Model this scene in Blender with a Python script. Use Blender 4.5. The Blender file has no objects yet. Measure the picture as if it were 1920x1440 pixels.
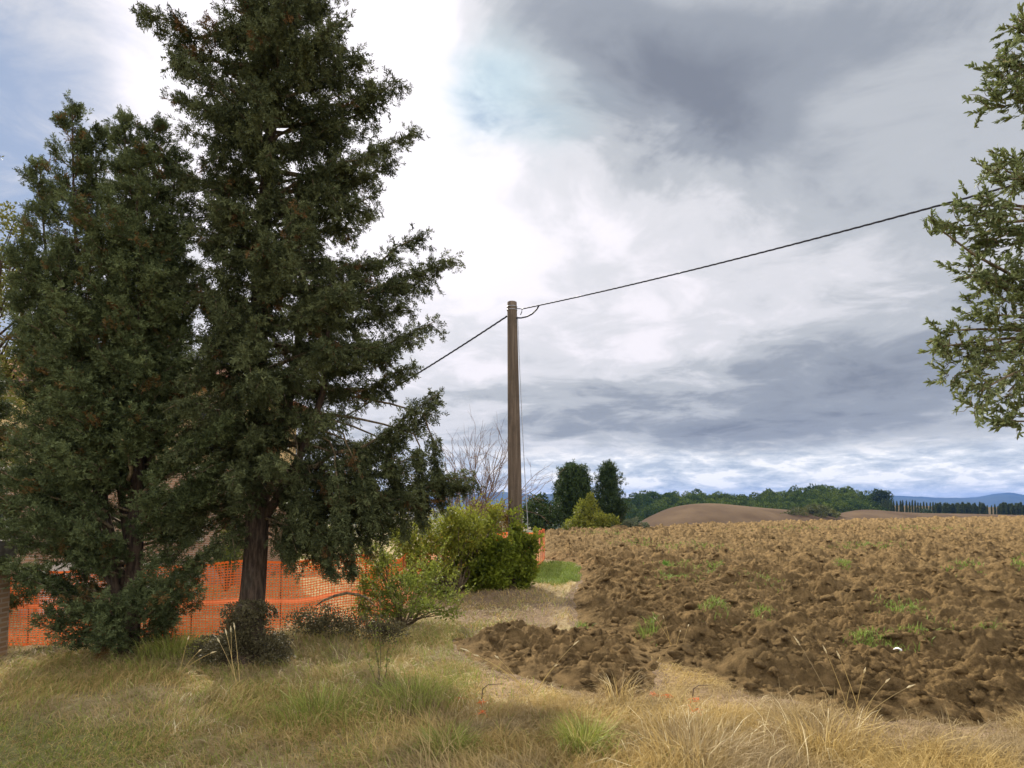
import bpy, math, random
import numpy as np
from mathutils import Vector
random.seed(7)
RNG = np.random.default_rng(7)
SC = bpy.context.scene
COL = SC.collection
R = math.radians

# ------------------------------------------------------------------ camera
F = 1144.0                      # focal length in pixels of the 1920 px wide photograph
EYE = 2.4
PITCH = R(3.0)
SHIFT = 225.0 - F * math.tan(PITCH)
cam_d = bpy.data.cameras.new('camera')
cam_d.sensor_width = 36.0
cam_d.lens = F / 1920 * 36.0
cam_d.shift_y = SHIFT / 1920
cam_d.clip_start = 0.05
cam_d.clip_end = 30000
cam = bpy.data.objects.new('camera', cam_d)
cam.location = (0, 0, EYE)
cam.rotation_euler = (R(90) + PITCH, 0, 0)
COL.objects.link(cam)
SC.camera = cam

def ray(px, py):
    xc = (px - 960) / F
    yc = (720 + SHIFT - py) / F
    return np.array([xc, math.cos(PITCH) - yc * math.sin(PITCH), math.sin(PITCH) + yc * math.cos(PITCH)])

def P(px, py, d):
    r = ray(px, py)
    return np.array([0, 0, EYE]) + r * (d / r[1])

def G(px, py, z=0.0):
    r = ray(px, py)
    t = (z - EYE) / r[2]
    return np.array([0, 0, EYE]) + r * t

def proj(x, y, z):
    """photograph pixel of world points (used to lay the plan of the ground out)"""
    yc = y * math.cos(PITCH) + (z - EYE) * math.sin(PITCH)
    zc = -y * math.sin(PITCH) + (z - EYE) * math.cos(PITCH)
    yc = np.maximum(yc, 0.05)
    return 960 + F * x / yc, 720 + SHIFT - F * zc / yc

# ------------------------------------------------------------------ render settings
SC.view_settings.view_transform = 'Standard'
SC.view_settings.look = 'None'
SC.view_settings.exposure = 0.75
SC.view_settings.gamma = 1.0
SC.render.engine = 'CYCLES'
SC.cycles.max_bounces = 6
SC.cycles.diffuse_bounces = 3
SC.cycles.glossy_bounces = 2
SC.cycles.transmission_bounces = 4
SC.cycles.transparent_max_bounces = 4
SC.cycles.sample_clamp_indirect = 4.0

# ------------------------------------------------------------------ sun and sky
SUN_AZ = R(-22)                 # left of straight ahead, behind the tall tree
SUN_EL = R(36)
sun_d = bpy.data.lights.new('sun', 'SUN')
sun_d.energy = 5.0
sun_d.angle = R(2.5)            # veiled by thin cloud
sun_d.color = (1.0, 0.93, 0.82)
sun = bpy.data.objects.new('sun', sun_d)
sv = Vector((math.sin(SUN_AZ) * math.cos(SUN_EL), math.cos(SUN_AZ) * math.cos(SUN_EL), math.sin(SUN_EL)))
sun.rotation_euler = sv.to_track_quat('Z', 'Y').to_euler()
sun.location = (0, 0, 60)
COL.objects.link(sun)

class NT:
    """small helper for building node trees"""
    def __init__(s, tree):
        s.t = tree
        s.t.nodes.clear()
    def n(s, typ, inputs=None, **kw):
        nd = s.t.nodes.new(typ)
        for k, v in kw.items():
            setattr(nd, k, v)
        for k, v in (inputs or {}).items():
            sock = nd.inputs[k]
            if hasattr(v, 'links') or isinstance(v, bpy.types.NodeSocket):
                s.t.links.new(v, sock)
            else:
                sock.default_value = v
        return nd
    def m(s, op, a, b=0.0, c=0.0, clamp=False):
        return s.n('ShaderNodeMath', {0: a, 1: b, 2: c}, operation=op, use_clamp=clamp).outputs[0]
    def vm(s, op, a, b=(0, 0, 0)):
        nd = s.n('ShaderNodeVectorMath', {0: a, 1: b}, operation=op)
        return nd.outputs['Value'] if op in ('DOT_PRODUCT', 'LENGTH') else nd.outputs[0]
    def mix(s, f, a, b, mode='MIX'):
        nd = s.n('ShaderNodeMix', data_type='RGBA', blend_type=mode)
        for k, v in ((0, f), (6, a), (7, b)):
            if isinstance(v, bpy.types.NodeSocket):
                s.t.links.new(v, nd.inputs[k])
            else:
                if k and len(v) == 3:
                    v = (*v, 1)
                nd.inputs[k].default_value = v
        return nd.outputs[2]
    def noise(s, vec, scale, detail=4, rough=0.55, dist=0.0):
        return s.n('ShaderNodeTexNoise', {'Vector': vec, 'Scale': scale, 'Detail': detail, 'Roughness': rough, 'Distortion': dist})
    def ss(s, v, a, b, lo=0.0, hi=1.0):
        return s.n('ShaderNodeMapRange', {0: v, 1: a, 2: b, 3: lo, 4: hi}, interpolation_type='SMOOTHSTEP').outputs[0]

def build_sky():
    w = bpy.data.worlds.new('World')
    SC.world = w
    w.use_nodes = True
    T = NT(w.node_tree)
    out = T.n('ShaderNodeOutputWorld')
    tc = T.n('ShaderNodeTexCoord').outputs['Generated']
    d = T.vm('NORMALIZE', tc)
    sp = T.n('ShaderNodeSeparateXYZ', {0: d})
    x, y, z = sp.outputs
    az = T.m('ARCTAN2', x, y)
    el = T.m('ARCSINE', z)
    # cloud layer seen in perspective: flattened towards the horizon
    zz = T.m('ADD', T.m('MAXIMUM', z, 0.0), 0.16)
    lay = T.n('ShaderNodeCombineXYZ', {0: T.m('DIVIDE', x, zz), 1: T.m('DIVIDE', y, zz), 2: 0.0}).outputs[0]
    big = T.noise(lay, 0.9, 6, 0.56, 0.6)
    fine = T.noise(lay, 3.2, 8, 0.62, 0.5)
    # warped angular coordinates for the large cloud masses
    warp = T.vm('SUBTRACT', big.outputs['Color'], (0.5, 0.5, 0.5))
    ae = T.n('ShaderNodeCombineXYZ', {0: az, 1: el, 2: 0.0}).outputs[0]
    wv = T.vm('MULTIPLY', warp, (0.34, 0.22, 0.0))
    warp2 = T.vm('MULTIPLY', T.vm('SUBTRACT', fine.outputs['Color'], (0.5, 0.5, 0.5)), (0.10, 0.07, 0.0))
    q = T.vm('ADD', T.vm('ADD', ae, wv), warp2)
    def blob(px, py, rx, ry, rot, amp):
        r = ray(px, py)
        ca = math.atan2(r[0], r[1]); ce = math.atan2(r[2], math.hypot(r[0], r[1]))
        sx, sy = rx / F * 0.9, ry / F * 0.9
        rot = R(rot); c, s = math.cos(rot), math.sin(rot)
        v = T.vm('SUBTRACT', q, (ca, ce, 0))
        a = T.vm('DOT_PRODUCT', v, (c / sx, s / sx, 0))
        b = T.vm('DOT_PRODUCT', v, (-s / sy, c / sy, 0))
        e = T.m('EXPONENT', T.m('MULTIPLY', T.m('ADD', T.m('MULTIPLY', a, a), T.m('MULTIPLY', b, b)), -1.0))
        return T.m('MULTIPLY', e, amp)
    def total(lst):
        acc = None
        for b in lst:
            v = blob(*b)
            acc = v if acc is None else T.m('ADD', acc, v)
        return acc
    dark = total([
        (1190, 120, 280, 140, -12, 0.60), (1330, 250, 170, 70, -20, 0.34), (1000, 40, 160, 60, 0, 0.2),
        (1640, 60, 420, 170, 0, 0.28), (1780, 330, 280, 200, 10, 0.22), (1400, 740, 420, 85, 8, 0.42),
        (1080, 790, 300, 60, 0, 0.28), (1750, 680, 330, 110, 12, 0.20), (1850, 830, 250, 60, 0, 0.05),
        (60, 40, 190, 110, -30, 0.20), (-500, 500, 500, 400, 0, 0.3), (2600, 400, 700, 500, 0, 0.2)])
    clear = total([
        (-20, 250, 200, 190, 0, 0.62), (0, 60, 190, 130, 20, 0.34), (900, 190, 110, 70, 10, 0.3), (1040, 230, 190, 60, 10, 0.22),
        (40, 420, 140, 80, 0, 0.4), (-700, 300, 500, 400, 0, 0.5)])
    glow = total([
        (330, 140, 170, 150, 10, 0.45), (740, 330, 310, 290, 0, 0.36), (930, 420, 330, 150, 0, 0.22), (560, 150, 320, 300, 0, 0.5)])
    nb = T.m('SUBTRACT', big.outputs[0], 0.5)
    nf = T.m('SUBTRACT', fine.outputs[0], 0.5)
    dens = T.m('ADD', dark, T.m('ADD', T.m('MULTIPLY', nb, 0.85), T.m('MULTIPLY', nf, 0.78)))
    dens = T.m('SUBTRACT', T.m('ADD', dens, 0.16), T.m('MULTIPLY', glow, 0.55), clamp=False)
    ramp = T.n('ShaderNodeValToRGB', {0: dens})
    cr = ramp.color_ramp
    cr.interpolation = 'EASE'
    pts = [(0.0, (0.76, 0.73, 0.775)), (0.22, (0.60, 0.60, 0.635)), (0.45, (0.42, 0.44, 0.475)), (0.70, (0.27, 0.295, 0.34)), (1.0, (0.18, 0.20, 0.245))]
    cr.elements[0].position, cr.elements[0].color = pts[0][0], (*pts[0][1], 1)
    cr.elements[1].position, cr.elements[1].color = pts[-1][0], (*pts[-1][1], 1)
    for p, c in pts[1:-1]:
        e = cr.elements.new(p); e.color = (*c, 1)
    cloud = ramp.outputs[0]
    # rows of flat cumulus near the horizon
    hz = T.n('ShaderNodeCombineXYZ', {0: T.m('MULTIPLY', az, 17.0), 1: T.m('MULTIPLY', el, 58.0), 2: 3.3}).outputs[0]
    hn = T.noise(hz, 1.0, 6, 0.6, 0.3)
    hzf = T.n('ShaderNodeCombineXYZ', {0: T.m('MULTIPLY', az, 30.0), 1: T.m('MULTIPLY', el, 120.0), 2: 1.3}).outputs[0]
    hn2 = T.noise(hzf, 1.0, 5, 0.6, 0.2)
    hv = T.m('ADD', hn.outputs[0], T.m('MULTIPLY', T.m('SUBTRACT', hn2.outputs[0], 0.5), 0.45))
    hr = T.n('ShaderNodeValToRGB', {0: hv})
    h = hr.color_ramp
    h.elements[0].position, h.elements[0].color = 0.35, (0.42, 0.475, 0.55, 1)
    h.elements[1].position, h.elements[1].color = 0.60, (0.92, 0.90, 0.88, 1)
    e = h.elements.new(0.45); e.color = (0.57, 0.61, 0.66, 1)
    e = h.elements.new(0.55); e.color = (0.74, 0.755, 0.78, 1)
    near_h = T.m('MULTIPLY', T.ss(T.m('ADD', el, T.m('MULTIPLY', nb, 0.05)), 0.055, 0.11, 1.0, 0.0), 0.92)
    cloud = T.mix(near_h, cloud, hr.outputs[0])
    # clear sky through the gaps
    sky = T.n('ShaderNodeTexSky', sky_type='NISHITA', sun_disc=False, sun_elevation=SUN_EL, sun_rotation=SUN_AZ, air_density=1.0, dust_density=0.6, ozone_density=1.5)
    blue = T.mix(1.0, sky.outputs[0], (0.072, 0.072, 0.088), 'MULTIPLY')
    teal = T.ss(T.m('ADD', total([(910, 175, 120, 75, 10, 1.0), (1040, 240, 150, 70, 0, .6)]), T.m('MULTIPLY', nf, 0.9)), 0.1, 1.2, 0.0, 0.75)
    cm = T.m('MULTIPLY', T.ss(T.m('SUBTRACT', T.m('ADD', T.m('ADD', clear, T.m('MULTIPLY', nf, 3.0)), T.m('MULTIPLY', nb, 1.0)), T.m('MULTIPLY', glow, 0.35)), 0.0, 1.0), 0.92)
    cm = T.m('MULTIPLY', cm, T.ss(clear, 0.12, 0.36))
    col = T.mix(cm, T.mix(teal, cloud, (0.40, 0.545, 0.61)), T.mix(0.75, blue, (0.25, 0.335, 0.46)))
    # brightness of the veiled sun
    gl = T.n('ShaderNodeCombineColor', {0: glow, 1: T.m('MULTIPLY', glow, 0.97), 2: T.m('MULTIPLY', glow, 0.97)}).outputs[0]
    col = T.mix(T.m('MULTIPLY', T.m('SUBTRACT', 1.0, cm), 0.20), col, gl, 'ADD')
    # unseen sky behind the camera and overhead boosted as added fill light
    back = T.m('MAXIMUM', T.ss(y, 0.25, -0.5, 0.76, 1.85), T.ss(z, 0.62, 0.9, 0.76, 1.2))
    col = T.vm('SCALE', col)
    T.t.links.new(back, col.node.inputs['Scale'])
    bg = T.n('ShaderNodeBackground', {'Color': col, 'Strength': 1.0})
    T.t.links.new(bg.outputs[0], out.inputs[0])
build_sky()

# ------------------------------------------------------------------ numpy noise
def _hash(ix, iy, s):
    h = (ix.astype(np.int64) * 374761393 + iy.astype(np.int64) * 668265263 + s * 1442695041) & 0x7fffffff
    h = ((h ^ (h >> 13)) * 1274126177) & 0x7fffffff
    h = ((h ^ (h >> 16)) * 461845907) & 0x7fffffff
    return ((h ^ (h >> 15)) & 0xffffff) / float(0xffffff)

def vnoise(x, y, s=0):
    ix, iy = np.floor(x), np.floor(y)
    fx, fy = x - ix, y - iy
    u = fx * fx * fx * (fx * (fx * 6 - 15) + 10); v = fy * fy * fy * (fy * (fy * 6 - 15) + 10)
    a, b = _hash(ix, iy, s), _hash(ix + 1, iy, s)
    c, d = _hash(ix, iy + 1, s), _hash(ix + 1, iy + 1, s)
    return a + (b - a) * u + (c - a) * v + (a - b - c + d) * u * v

def fbm(x, y, o=4, s=0, g=0.5):
    t, a, n = 0, 1.0, 0
    for k in range(o):
        t = t + a * vnoise(x * 2 ** k + 17.3 * k, y * 2 ** k - 9.1 * k, s + k); n += a; a *= g
    return t / n

def worley(x, y, s=0):
    """distance to the nearest cell point and that cell's random value"""
    ix, iy = np.floor(x), np.floor(y)
    best = np.full(x.shape, 9.0); val = np.zeros(x.shape)
    for dx in (-1, 0, 1):
        for dy in (-1, 0, 1):
            cx, cy = ix + dx, iy + dy
            px = cx + _hash(cx, cy, s); py = cy + _hash(cx, cy, s + 5)
            dd = (px - x) ** 2 + (py - y) ** 2
            m = dd < best
            best = np.where(m, dd, best); val = np.where(m, _hash(cx, cy, s + 9), val)
    return np.sqrt(best), val

def sstep(a, b, x):
    t = np.clip((x - a) / (b - a), 0, 1)
    return t * t * (3 - 2 * t)

# ------------------------------------------------------------------ mesh and object helpers
class MB:
    """collects vertices, faces and one float attribute for ONE mesh object"""
    def __init__(s):
        s.v, s.t, s.q, s.a, s.n = [], [], [], [], 0
    def add(s, v, f, tone=0.5):
        v = np.asarray(v, float).reshape(-1, 3); f = np.asarray(f, np.int64)
        if len(f):
            (s.t if f.shape[1] == 3 else s.q).append(f + s.n)
        s.v.append(v)
        s.a.append(np.broadcast_to(np.asarray(tone, float), (len(v),)) if np.ndim(tone) == 0 else np.asarray(tone, float))
        s.n += len(v)
        return s
    def tube(s, pts, rad, k=6, tone=0.5, cap=True):
        pts = np.asarray(pts, float); n = len(pts)
        rad = np.broadcast_to(np.asarray(rad, float), (n,))
        tan = np.gradient(pts, axis=0); tan /= np.linalg.norm(tan, axis=1)[:, None] + 1e-9
        ref = np.array([0.0, 0, 1]) if abs(tan[0, 2]) < 0.9 else np.array([1.0, 0, 0])
        a = np.cross(tan, ref); a /= np.linalg.norm(a, axis=1)[:, None] + 1e-9
        b = np.cross(tan, a)
        th = np.arange(k) * 2 * math.pi / k
        v = pts[:, None] + rad[:, None, None] * (a[:, None] * np.cos(th)[None, :, None] + b[:, None] * np.sin(th)[None, :, None])
        i = np.arange(n - 1)[:, None] * k; j = np.arange(k)[None]; j2 = (j + 1) % k
        f = np.stack([i + j, i + j2, i + k + j2, i + k + j], -1).reshape(-1, 4)
        base = s.n
        s.add(v.reshape(-1, 3), f, tone)
        if cap:
            c = np.array([pts[0], pts[-1]])
            jj = np.arange(k); jn = (jj + 1) % k
            t0 = np.stack([np.full(k, n * k), jn, jj], -1); t1 = np.stack([np.full(k, n * k + 1), (n - 1) * k + jj, (n - 1) * k + jn], -1)
            s.add(c, np.zeros((0, 3)), tone)
            s.t.append(np.concatenate([t0, t1]) + base)
        return s
    def box(s, lo, hi, tone=0.5):
        (x0, y0, z0), (x1, y1, z1) = lo, hi
        v = [(x0, y0, z0), (x1, y0, z0), (x1, y1, z0), (x0, y1, z0), (x0, y0, z1), (x1, y0, z1), (x1, y1, z1), (x0, y1, z1)]
        return s.add(v, [(0, 3, 2, 1), (4, 5, 6, 7), (0, 1, 5, 4), (1, 2, 6, 5), (2, 3, 7, 6), (3, 0, 4, 7)], tone)
    def mesh(s, name, smooth=False):
        me = bpy.data.meshes.new(name)
        v = np.concatenate(s.v)
        t = np.concatenate(s.t) if s.t else np.zeros((0, 3), np.int64)
        q = np.concatenate(s.q) if s.q else np.zeros((0, 4), np.int64)
        me.vertices.add(len(v)); me.vertices.foreach_set('co', v.astype(np.float32).ravel())
        me.loops.add(t.size + q.size)
        me.loops.foreach_set('vertex_index', np.concatenate([t.ravel(), q.ravel()]).astype(np.int32))
        me.polygons.add(len(t) + len(q))
        ls = np.concatenate([np.arange(len(t)) * 3, t.size + np.arange(len(q)) * 4]).astype(np.int32)
        me.polygons.foreach_set('loop_start', ls)
        me.polygons.foreach_set('use_smooth', np.full(len(ls), smooth))
        me.update(calc_edges=True)
        at = me.attributes.new('tone', 'FLOAT', 'POINT')
        at.data.foreach_set('value', np.concatenate(s.a).astype(np.float32))
        return me
    def build(s, name, mat, parent=None, smooth=False):
        me = s.mesh(name, smooth)
        me.materials.append(mat)
        return link(name, me, parent)

def link(name, me, parent=None):
    o = bpy.data.objects.new(name, me)
    COL.objects.link(o)
    if parent is not None:
        o.parent = parent
        o.matrix_parent_inverse = parent.matrix_world.inverted() if False else o.matrix_parent_inverse
        w = Vector((0, 0, 0)); p = parent
        while p is not None:
            w += p.location; p = p.parent
        o.location = -w          # part meshes are modelled in world coordinates
    return o

def thing(name, label, cat, loc=(0, 0, 0), group=None):
    o = bpy.data.objects.new(name, None)
    o.empty_display_size = 0.3
    COL.objects.link(o)
    o.location = tuple(float(c) for c in loc)
    return tag(o, label, cat, group)

def tag(o, label, cat, group=None):
    o['label'] = label; o['category'] = cat
    if group: o['group'] = group
    return o

def kind(o, k):
    o['kind'] = k
    return o

# ------------------------------------------------------------------ materials
def new_mat(name):
    m = bpy.data.materials.new(name); m.use_nodes = True
    return m, NT(m.node_tree)

def finish(T, col, rough=0.9, bump=None, spec=0.2, metal=0.0):
    b = T.n('ShaderNodeBsdfPrincipled', {'Base Color': col if isinstance(col, bpy.types.NodeSocket) else (*col, 1), 'Roughness': rough, 'Specular IOR Level': spec, 'Metallic': metal})
    if bump is not None:
        bp = T.n('ShaderNodeBump', {'Height': bump[0], 'Strength': bump[1], 'Distance': bump[2]})
        T.t.links.new(bp.outputs[0], b.inputs['Normal'])
    o = T.n('ShaderNodeOutputMaterial', {0: b.outputs[0]})
    return b

def pos(T):
    return T.n('ShaderNodeTexCoord').outputs['Object']

def leaf_mat(name, c0, c1, c2=None, trans=0.25, clump=0.9, spec=0.15, patch=None):
    """foliage: per-leaf tone plus clumps of slightly different green, some light passing through"""
    m, T = new_mat(name)
    tone = T.n('ShaderNodeAttribute', attribute_name='tone').outputs['Fac']
    n = T.noise(pos(T), clump, 3).outputs[0]
    f = T.m('ADD', T.m('MULTIPLY', tone, 0.75), T.m('MULTIPLY', T.m('SUBTRACT', n, 0.35), 0.8), clamp=True)
    col = T.mix(f, c0, c1)
    if patch:
        col = T.mix(T.ss(T.noise(pos(T), 0.7, 4, 0.6).outputs[0], 0.42, 0.62, 0, 0.8), col, patch)
    if c2:
        col = T.mix(T.ss(tone, 0.90, 0.97), col, c2)
    b = T.n('ShaderNodeBsdfPrincipled', {'Base Color': col, 'Roughness': 0.6, 'Specular IOR Level': spec})
    t = T.n('ShaderNodeBsdfTranslucent', {'Color': T.mix(0.5, col, (0.25, 0.30, 0.04), 'MIX') if trans > 0.3 else col})
    mx = T.n('ShaderNodeMixShader', {0: trans, 1: b.outputs[0], 2: t.outputs[0]})
    T.n('ShaderNodeOutputMaterial', {0: mx.outputs[0]})
    return m

def bark_mat(name, c0, c1, scale=18.0):
    m, T = new_mat(name)
    p = T.vm('MULTIPLY', pos(T), (1, 1, 0.22))
    n = T.noise(p, scale, 6, 0.65).outputs[0]
    n2 = T.noise(pos(T), 2.5, 4).outputs[0]
    col = T.mix(T.ss(n, 0.35, 0.68), c0, c1)
    col = T.mix(T.ss(n2, 0.55, 0.75, 0, 0.35), col, (0.10, 0.09, 0.06))
    finish(T, col, 0.95, (n, 0.9, 0.03))
    return m

def plain_mat(name, col, rough=0.7, var=0.25, scale=6.0, spec=0.3, metal=0.0, bump=0.0):
    m, T = new_mat(name)
    n = T.noise(pos(T), scale, 5, 0.6).outputs[0]
    d = tuple(c * (1 - var) for c in col); l = tuple(min(1, c * (1 + var)) for c in col)
    c = T.mix(T.ss(n, 0.3, 0.7), d, l)
    finish(T, c, rough, (n, bump, 0.01) if bump else None, spec, metal)
    return m

def attr_col(T, name):
    return T.n('ShaderNodeAttribute', attribute_name=name).outputs['Fac']

def soil_mat():
    m, T = new_mat('ploughed_soil')
    p = pos(T)
    a = T.noise(p, 0.45, 4).outputs[0]; b = T.noise(p, 5.0, 5, 0.65).outputs[0]; c = T.noise(p, 48.0, 7, 0.75).outputs[0]
    col = T.mix(T.ss(b, 0.3, 0.7), (0.085, 0.055, 0.023), (0.305, 0.200, 0.086))
    col = T.mix(T.ss(a, 0.35, 0.7, 0, 0.4), col, (0.20, 0.138, 0.064))
    col = T.mix(T.ss(c, 0.5, 0.75, 0, 0.3), col, (0.24, 0.17, 0.085))
    bh = T.m('ADD', T.m('MULTIPLY', b, 0.9), T.m('MULTIPLY', c, 0.8))
    finish(T, col, 1.0, (bh, 1.0, 0.10), 0.05)
    return m

def ground_mat():
    m, T = new_mat('verge_ground')
    p = pos(T)
    a = T.noise(p, 0.8, 5, 0.6).outputs[0]; b = T.noise(p, 9.0, 6, 0.65).outputs[0]; c = T.noise(p, 60.0, 4, 0.7).outputs[0]
    dry = T.mix(T.ss(b, 0.3, 0.7), (0.19, 0.14, 0.07), (0.36, 0.29, 0.15))
    green = T.mix(T.ss(b, 0.3, 0.7), (0.11, 0.10, 0.04), (0.20, 0.19, 0.075))
    bare = T.mix(T.ss(b, 0.3, 0.7), (0.19, 0.132, 0.078), (0.31, 0.225, 0.14))
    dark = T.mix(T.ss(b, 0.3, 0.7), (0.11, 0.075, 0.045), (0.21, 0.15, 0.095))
    lawn = T.mix(T.ss(b, 0.3, 0.7), (0.13, 0.19, 0.03), (0.24, 0.31, 0.06))
    col = dry
    jit = T.m('MULTIPLY', T.m('SUBTRACT', a, 0.5), 0.7)
    for nm, cc in (('z_green', green), ('z_bare', bare), ('z_dark', dark), ('z_lawn', lawn)):
        f = T.ss(T.m('ADD', attr_col(T, nm), jit), 0.3, 0.7)
        f = T.m('MULTIPLY', f, T.ss(attr_col(T, nm), 0.02, 0.15))
        col = T.mix(f, col, cc)
    far = T.mix(T.ss(T.noise(p, 0.012, 4).outputs[0], 0.4, 0.6), (0.07, 0.085, 0.035), (0.19, 0.15, 0.075))
    col = T.mix(attr_col(T, 'z_far'), col, far)
    finish(T, col, 1.0, (T.m('ADD', b, T.m('MULTIPLY', c, 0.6)), 0.7, 0.03), 0.05)
    return m

def hill_mat(name, c0, c1, scale=0.03):
    m, T = new_mat(name)
    p = pos(T)
    n = T.noise(p, scale, 6, 0.6).outputs[0]
    s = T.noise(T.vm('MULTIPLY', p, (1, 0.15, 0.3)), 0.25, 4).outputs[0]
    col = T.mix(T.ss(n, 0.35, 0.65), c0, c1)
    col = T.mix(T.ss(s, 0.45, 0.7, 0, 0.3), col, c0)
    finish(T, col, 1.0, None, 0.05)
    return m

def brick_mat(name, rough=0.9, sc=1.0, tint=(1, 1, 1)):
    m, T = new_mat(name)
    p = pos(T)
    sp = T.n('ShaderNodeSeparateXYZ', {0: p})
    v = T.n('ShaderNodeCombineXYZ', {0: T.m('ADD', sp.outputs[0], sp.outputs[1]), 1: sp.outputs[2], 2: 0.0}).outputs[0]
    c1 = tuple(a * b for a, b in zip((0.33, 0.185, 0.105), tint)); c2 = tuple(a * b for a, b in zip((0.24, 0.135, 0.08), tint))
    br = T.n('ShaderNodeTexBrick', {'Vector': v, 'Color1': (*c1, 1), 'Color2': (*c2, 1), 'Mortar': (0.34, 0.28, 0.21, 1), 'Scale': sc, 'Mortar Size': 0.012, 'Brick Width': 0.26, 'Row Height': 0.072, 'Bias': 0.1})
    n = T.noise(p, 3.0, 5).outputs[0]
    col = T.mix(T.ss(n, 0.4, 0.7, 0, 0.45), br.outputs[0], (0.34, 0.21, 0.12))
    finish(T, col, rough, (br.outputs['Fac'], -0.5, 0.01), 0.1)
    return m

M = {}
M['soil'] = soil_mat()
M['ground'] = ground_mat()
M['bark'] = bark_mat('cypress_bark', (0.028, 0.019, 0.013), (0.095, 0.066, 0.044))
M['twig'] = bark_mat('branch_bark', (0.06, 0.045, 0.026), (0.22, 0.165, 0.09), 30)
M['bare_twig'] = plain_mat('bare_twig', (0.17, 0.11, 0.075), 0.9, 0.3)
M['cypress'] = leaf_mat('cypress_foliage', (0.020, 0.027, 0.011), (0.135, 0.152, 0.064), (0.13, 0.075, 0.03), 0.16, 1.0, 0.05)
M['cypress_light'] = leaf_mat('bushy_cypress_foliage', (0.024, 0.034, 0.013), (0.155, 0.185, 0.074), (0.14, 0.085, 0.03), 0.18, 1.1, 0.05)
M['yellow_tree'] = leaf_mat('yellowing_foliage', (0.085, 0.10, 0.022), (0.21, 0.19, 0.045), None, 0.3, 1.0)
M['olive'] = leaf_mat('olive_leaf', (0.085, 0.115, 0.04), (0.21, 0.235, 0.09), (0.32, 0.29, 0.14), 0.28, 1.4, 0.35)
M['ivy'] = leaf_mat('ivy_leaf', (0.028, 0.050, 0.008), (0.30, 0.35, 0.032), (0.38, 0.34, 0.05), 0.42, 1.8)
M['ivy_dark'] = leaf_mat('dark_ivy_leaf', (0.045, 0.038, 0.020), (0.12, 0.105, 0.045), (0.22, 0.135, 0.085), 0.15, 2.0)
M['shrub_yellow'] = leaf_mat('yellow_green_leaf', (0.13, 0.155, 0.022), (0.34, 0.33, 0.04), (0.40, 0.24, 0.045), 0.33, 1.4)
M['scrub'] = leaf_mat('scrub_leaf', (0.13, 0.10, 0.03), (0.28, 0.19, 0.055), (0.32, 0.15, 0.04), 0.3, 1.2)
M['shrub_green'] = leaf_mat('bramble_leaf', (0.085, 0.115, 0.024), (0.25, 0.28, 0.05), (0.30, 0.25, 0.06), 0.33, 1.4)
M['mid_dark'] = leaf_mat('dark_tree_leaf', (0.022, 0.040, 0.012), (0.06, 0.088, 0.024), None, 0.15, 0.5)
M['mid_yellow'] = leaf_mat('autumn_bush_leaf', (0.12, 0.14, 0.02), (0.30, 0.27, 0.035), None, 0.33, 0.5)
M['mid_pale'] = leaf_mat('pale_bush_leaf', (0.12, 0.14, 0.075), (0.21, 0.225, 0.12), None, 0.2, 0.5)
M['wood'] = leaf_mat('wood_leaf', (0.036, 0.060, 0.011), (0.145, 0.178, 0.032), None, 0.05, 0.02, 0.0)
M['far_cypress'] = leaf_mat('far_cypress_leaf', (0.032, 0.050, 0.014), (0.10, 0.125, 0.034), None, 0.1, 0.5)
M['thicket'] = leaf_mat('thicket_leaf', (0.05, 0.06, 0.015), (0.155, 0.155, 0.04), None, 0.12, 0.1)
M['dry_grass'] = leaf_mat('dry_grass_blade', (0.30, 0.21, 0.075), (0.58, 0.43, 0.165), (0.72, 0.62, 0.38), 0.28, 0.9, patch=(0.27, 0.205, 0.115))
M['green_grass'] = leaf_mat('green_grass_blade', (0.13, 0.16, 0.03), (0.35, 0.37, 0.08), (0.50, 0.43, 0.19), 0.3, 0.9)
M['weed'] = leaf_mat('weed_leaf', (0.10, 0.15, 0.028), (0.24, 0.29, 0.06), None, 0.3, 0.8)
M['fresh'] = leaf_mat('fresh_green_leaf', (0.07, 0.16, 0.02), (0.17, 0.30, 0.04), None, 0.3, 2.0)
M['net'] = leaf_mat('orange_plastic', (0.70, 0.13, 0.022), (0.76, 0.18, 0.04), None, 0.22, 2.0, 0.3)
M['band'] = leaf_mat('orange_band', (0.88, 0.25, 0.09), (0.90, 0.30, 0.13), None, 0.29, 3.0)
M['rod'] = plain_mat('rusty_rod', (0.075, 0.045, 0.03), 0.8, 0.3, 20)
M['concrete'] = None
M['iron'] = plain_mat('black_iron', (0.018, 0.018, 0.02), 0.6, 0.2, 12)
M['cable'] = plain_mat('cable_rubber', (0.022, 0.022, 0.028), 0.6, 0.15, 12)
M['steel'] = plain_mat('galvanised_steel', (0.36, 0.37, 0.38), 0.45, 0.2, 20, 0.5, 0.7)
M['stone'] = plain_mat('grey_stone', (0.20, 0.185, 0.16), 0.95, 0.35, 9, 0.1, 0.0, 0.6)
M['sill'] = plain_mat('pale_stone', (0.46, 0.42, 0.36), 0.9, 0.2, 7, 0.1)
M['plaster'] = plain_mat('ochre_plaster', (0.46, 0.34, 0.17), 0.95, 0.22, 1.4, 0.05, 0.0, 0.2)
M['brick'] = brick_mat('house_brick')
M['brick_pillar'] = brick_mat('pillar_brick', tint=(1.0, 1.15, 1.1))
M['roof_tile'] = plain_mat('clay_tile', (0.27, 0.13, 0.075), 0.9, 0.4, 4, 0.1)
M['wood_frame'] = plain_mat('brown_frame', (0.10, 0.065, 0.04), 0.7, 0.3, 9)
M['glass'] = plain_mat('dark_glass', (0.03, 0.034, 0.038), 0.12, 0.1, 2, 0.6)
M['white_scrap'] = plain_mat('white_plastic', (0.8, 0.78, 0.72), 0.5, 0.1, 8)
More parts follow.
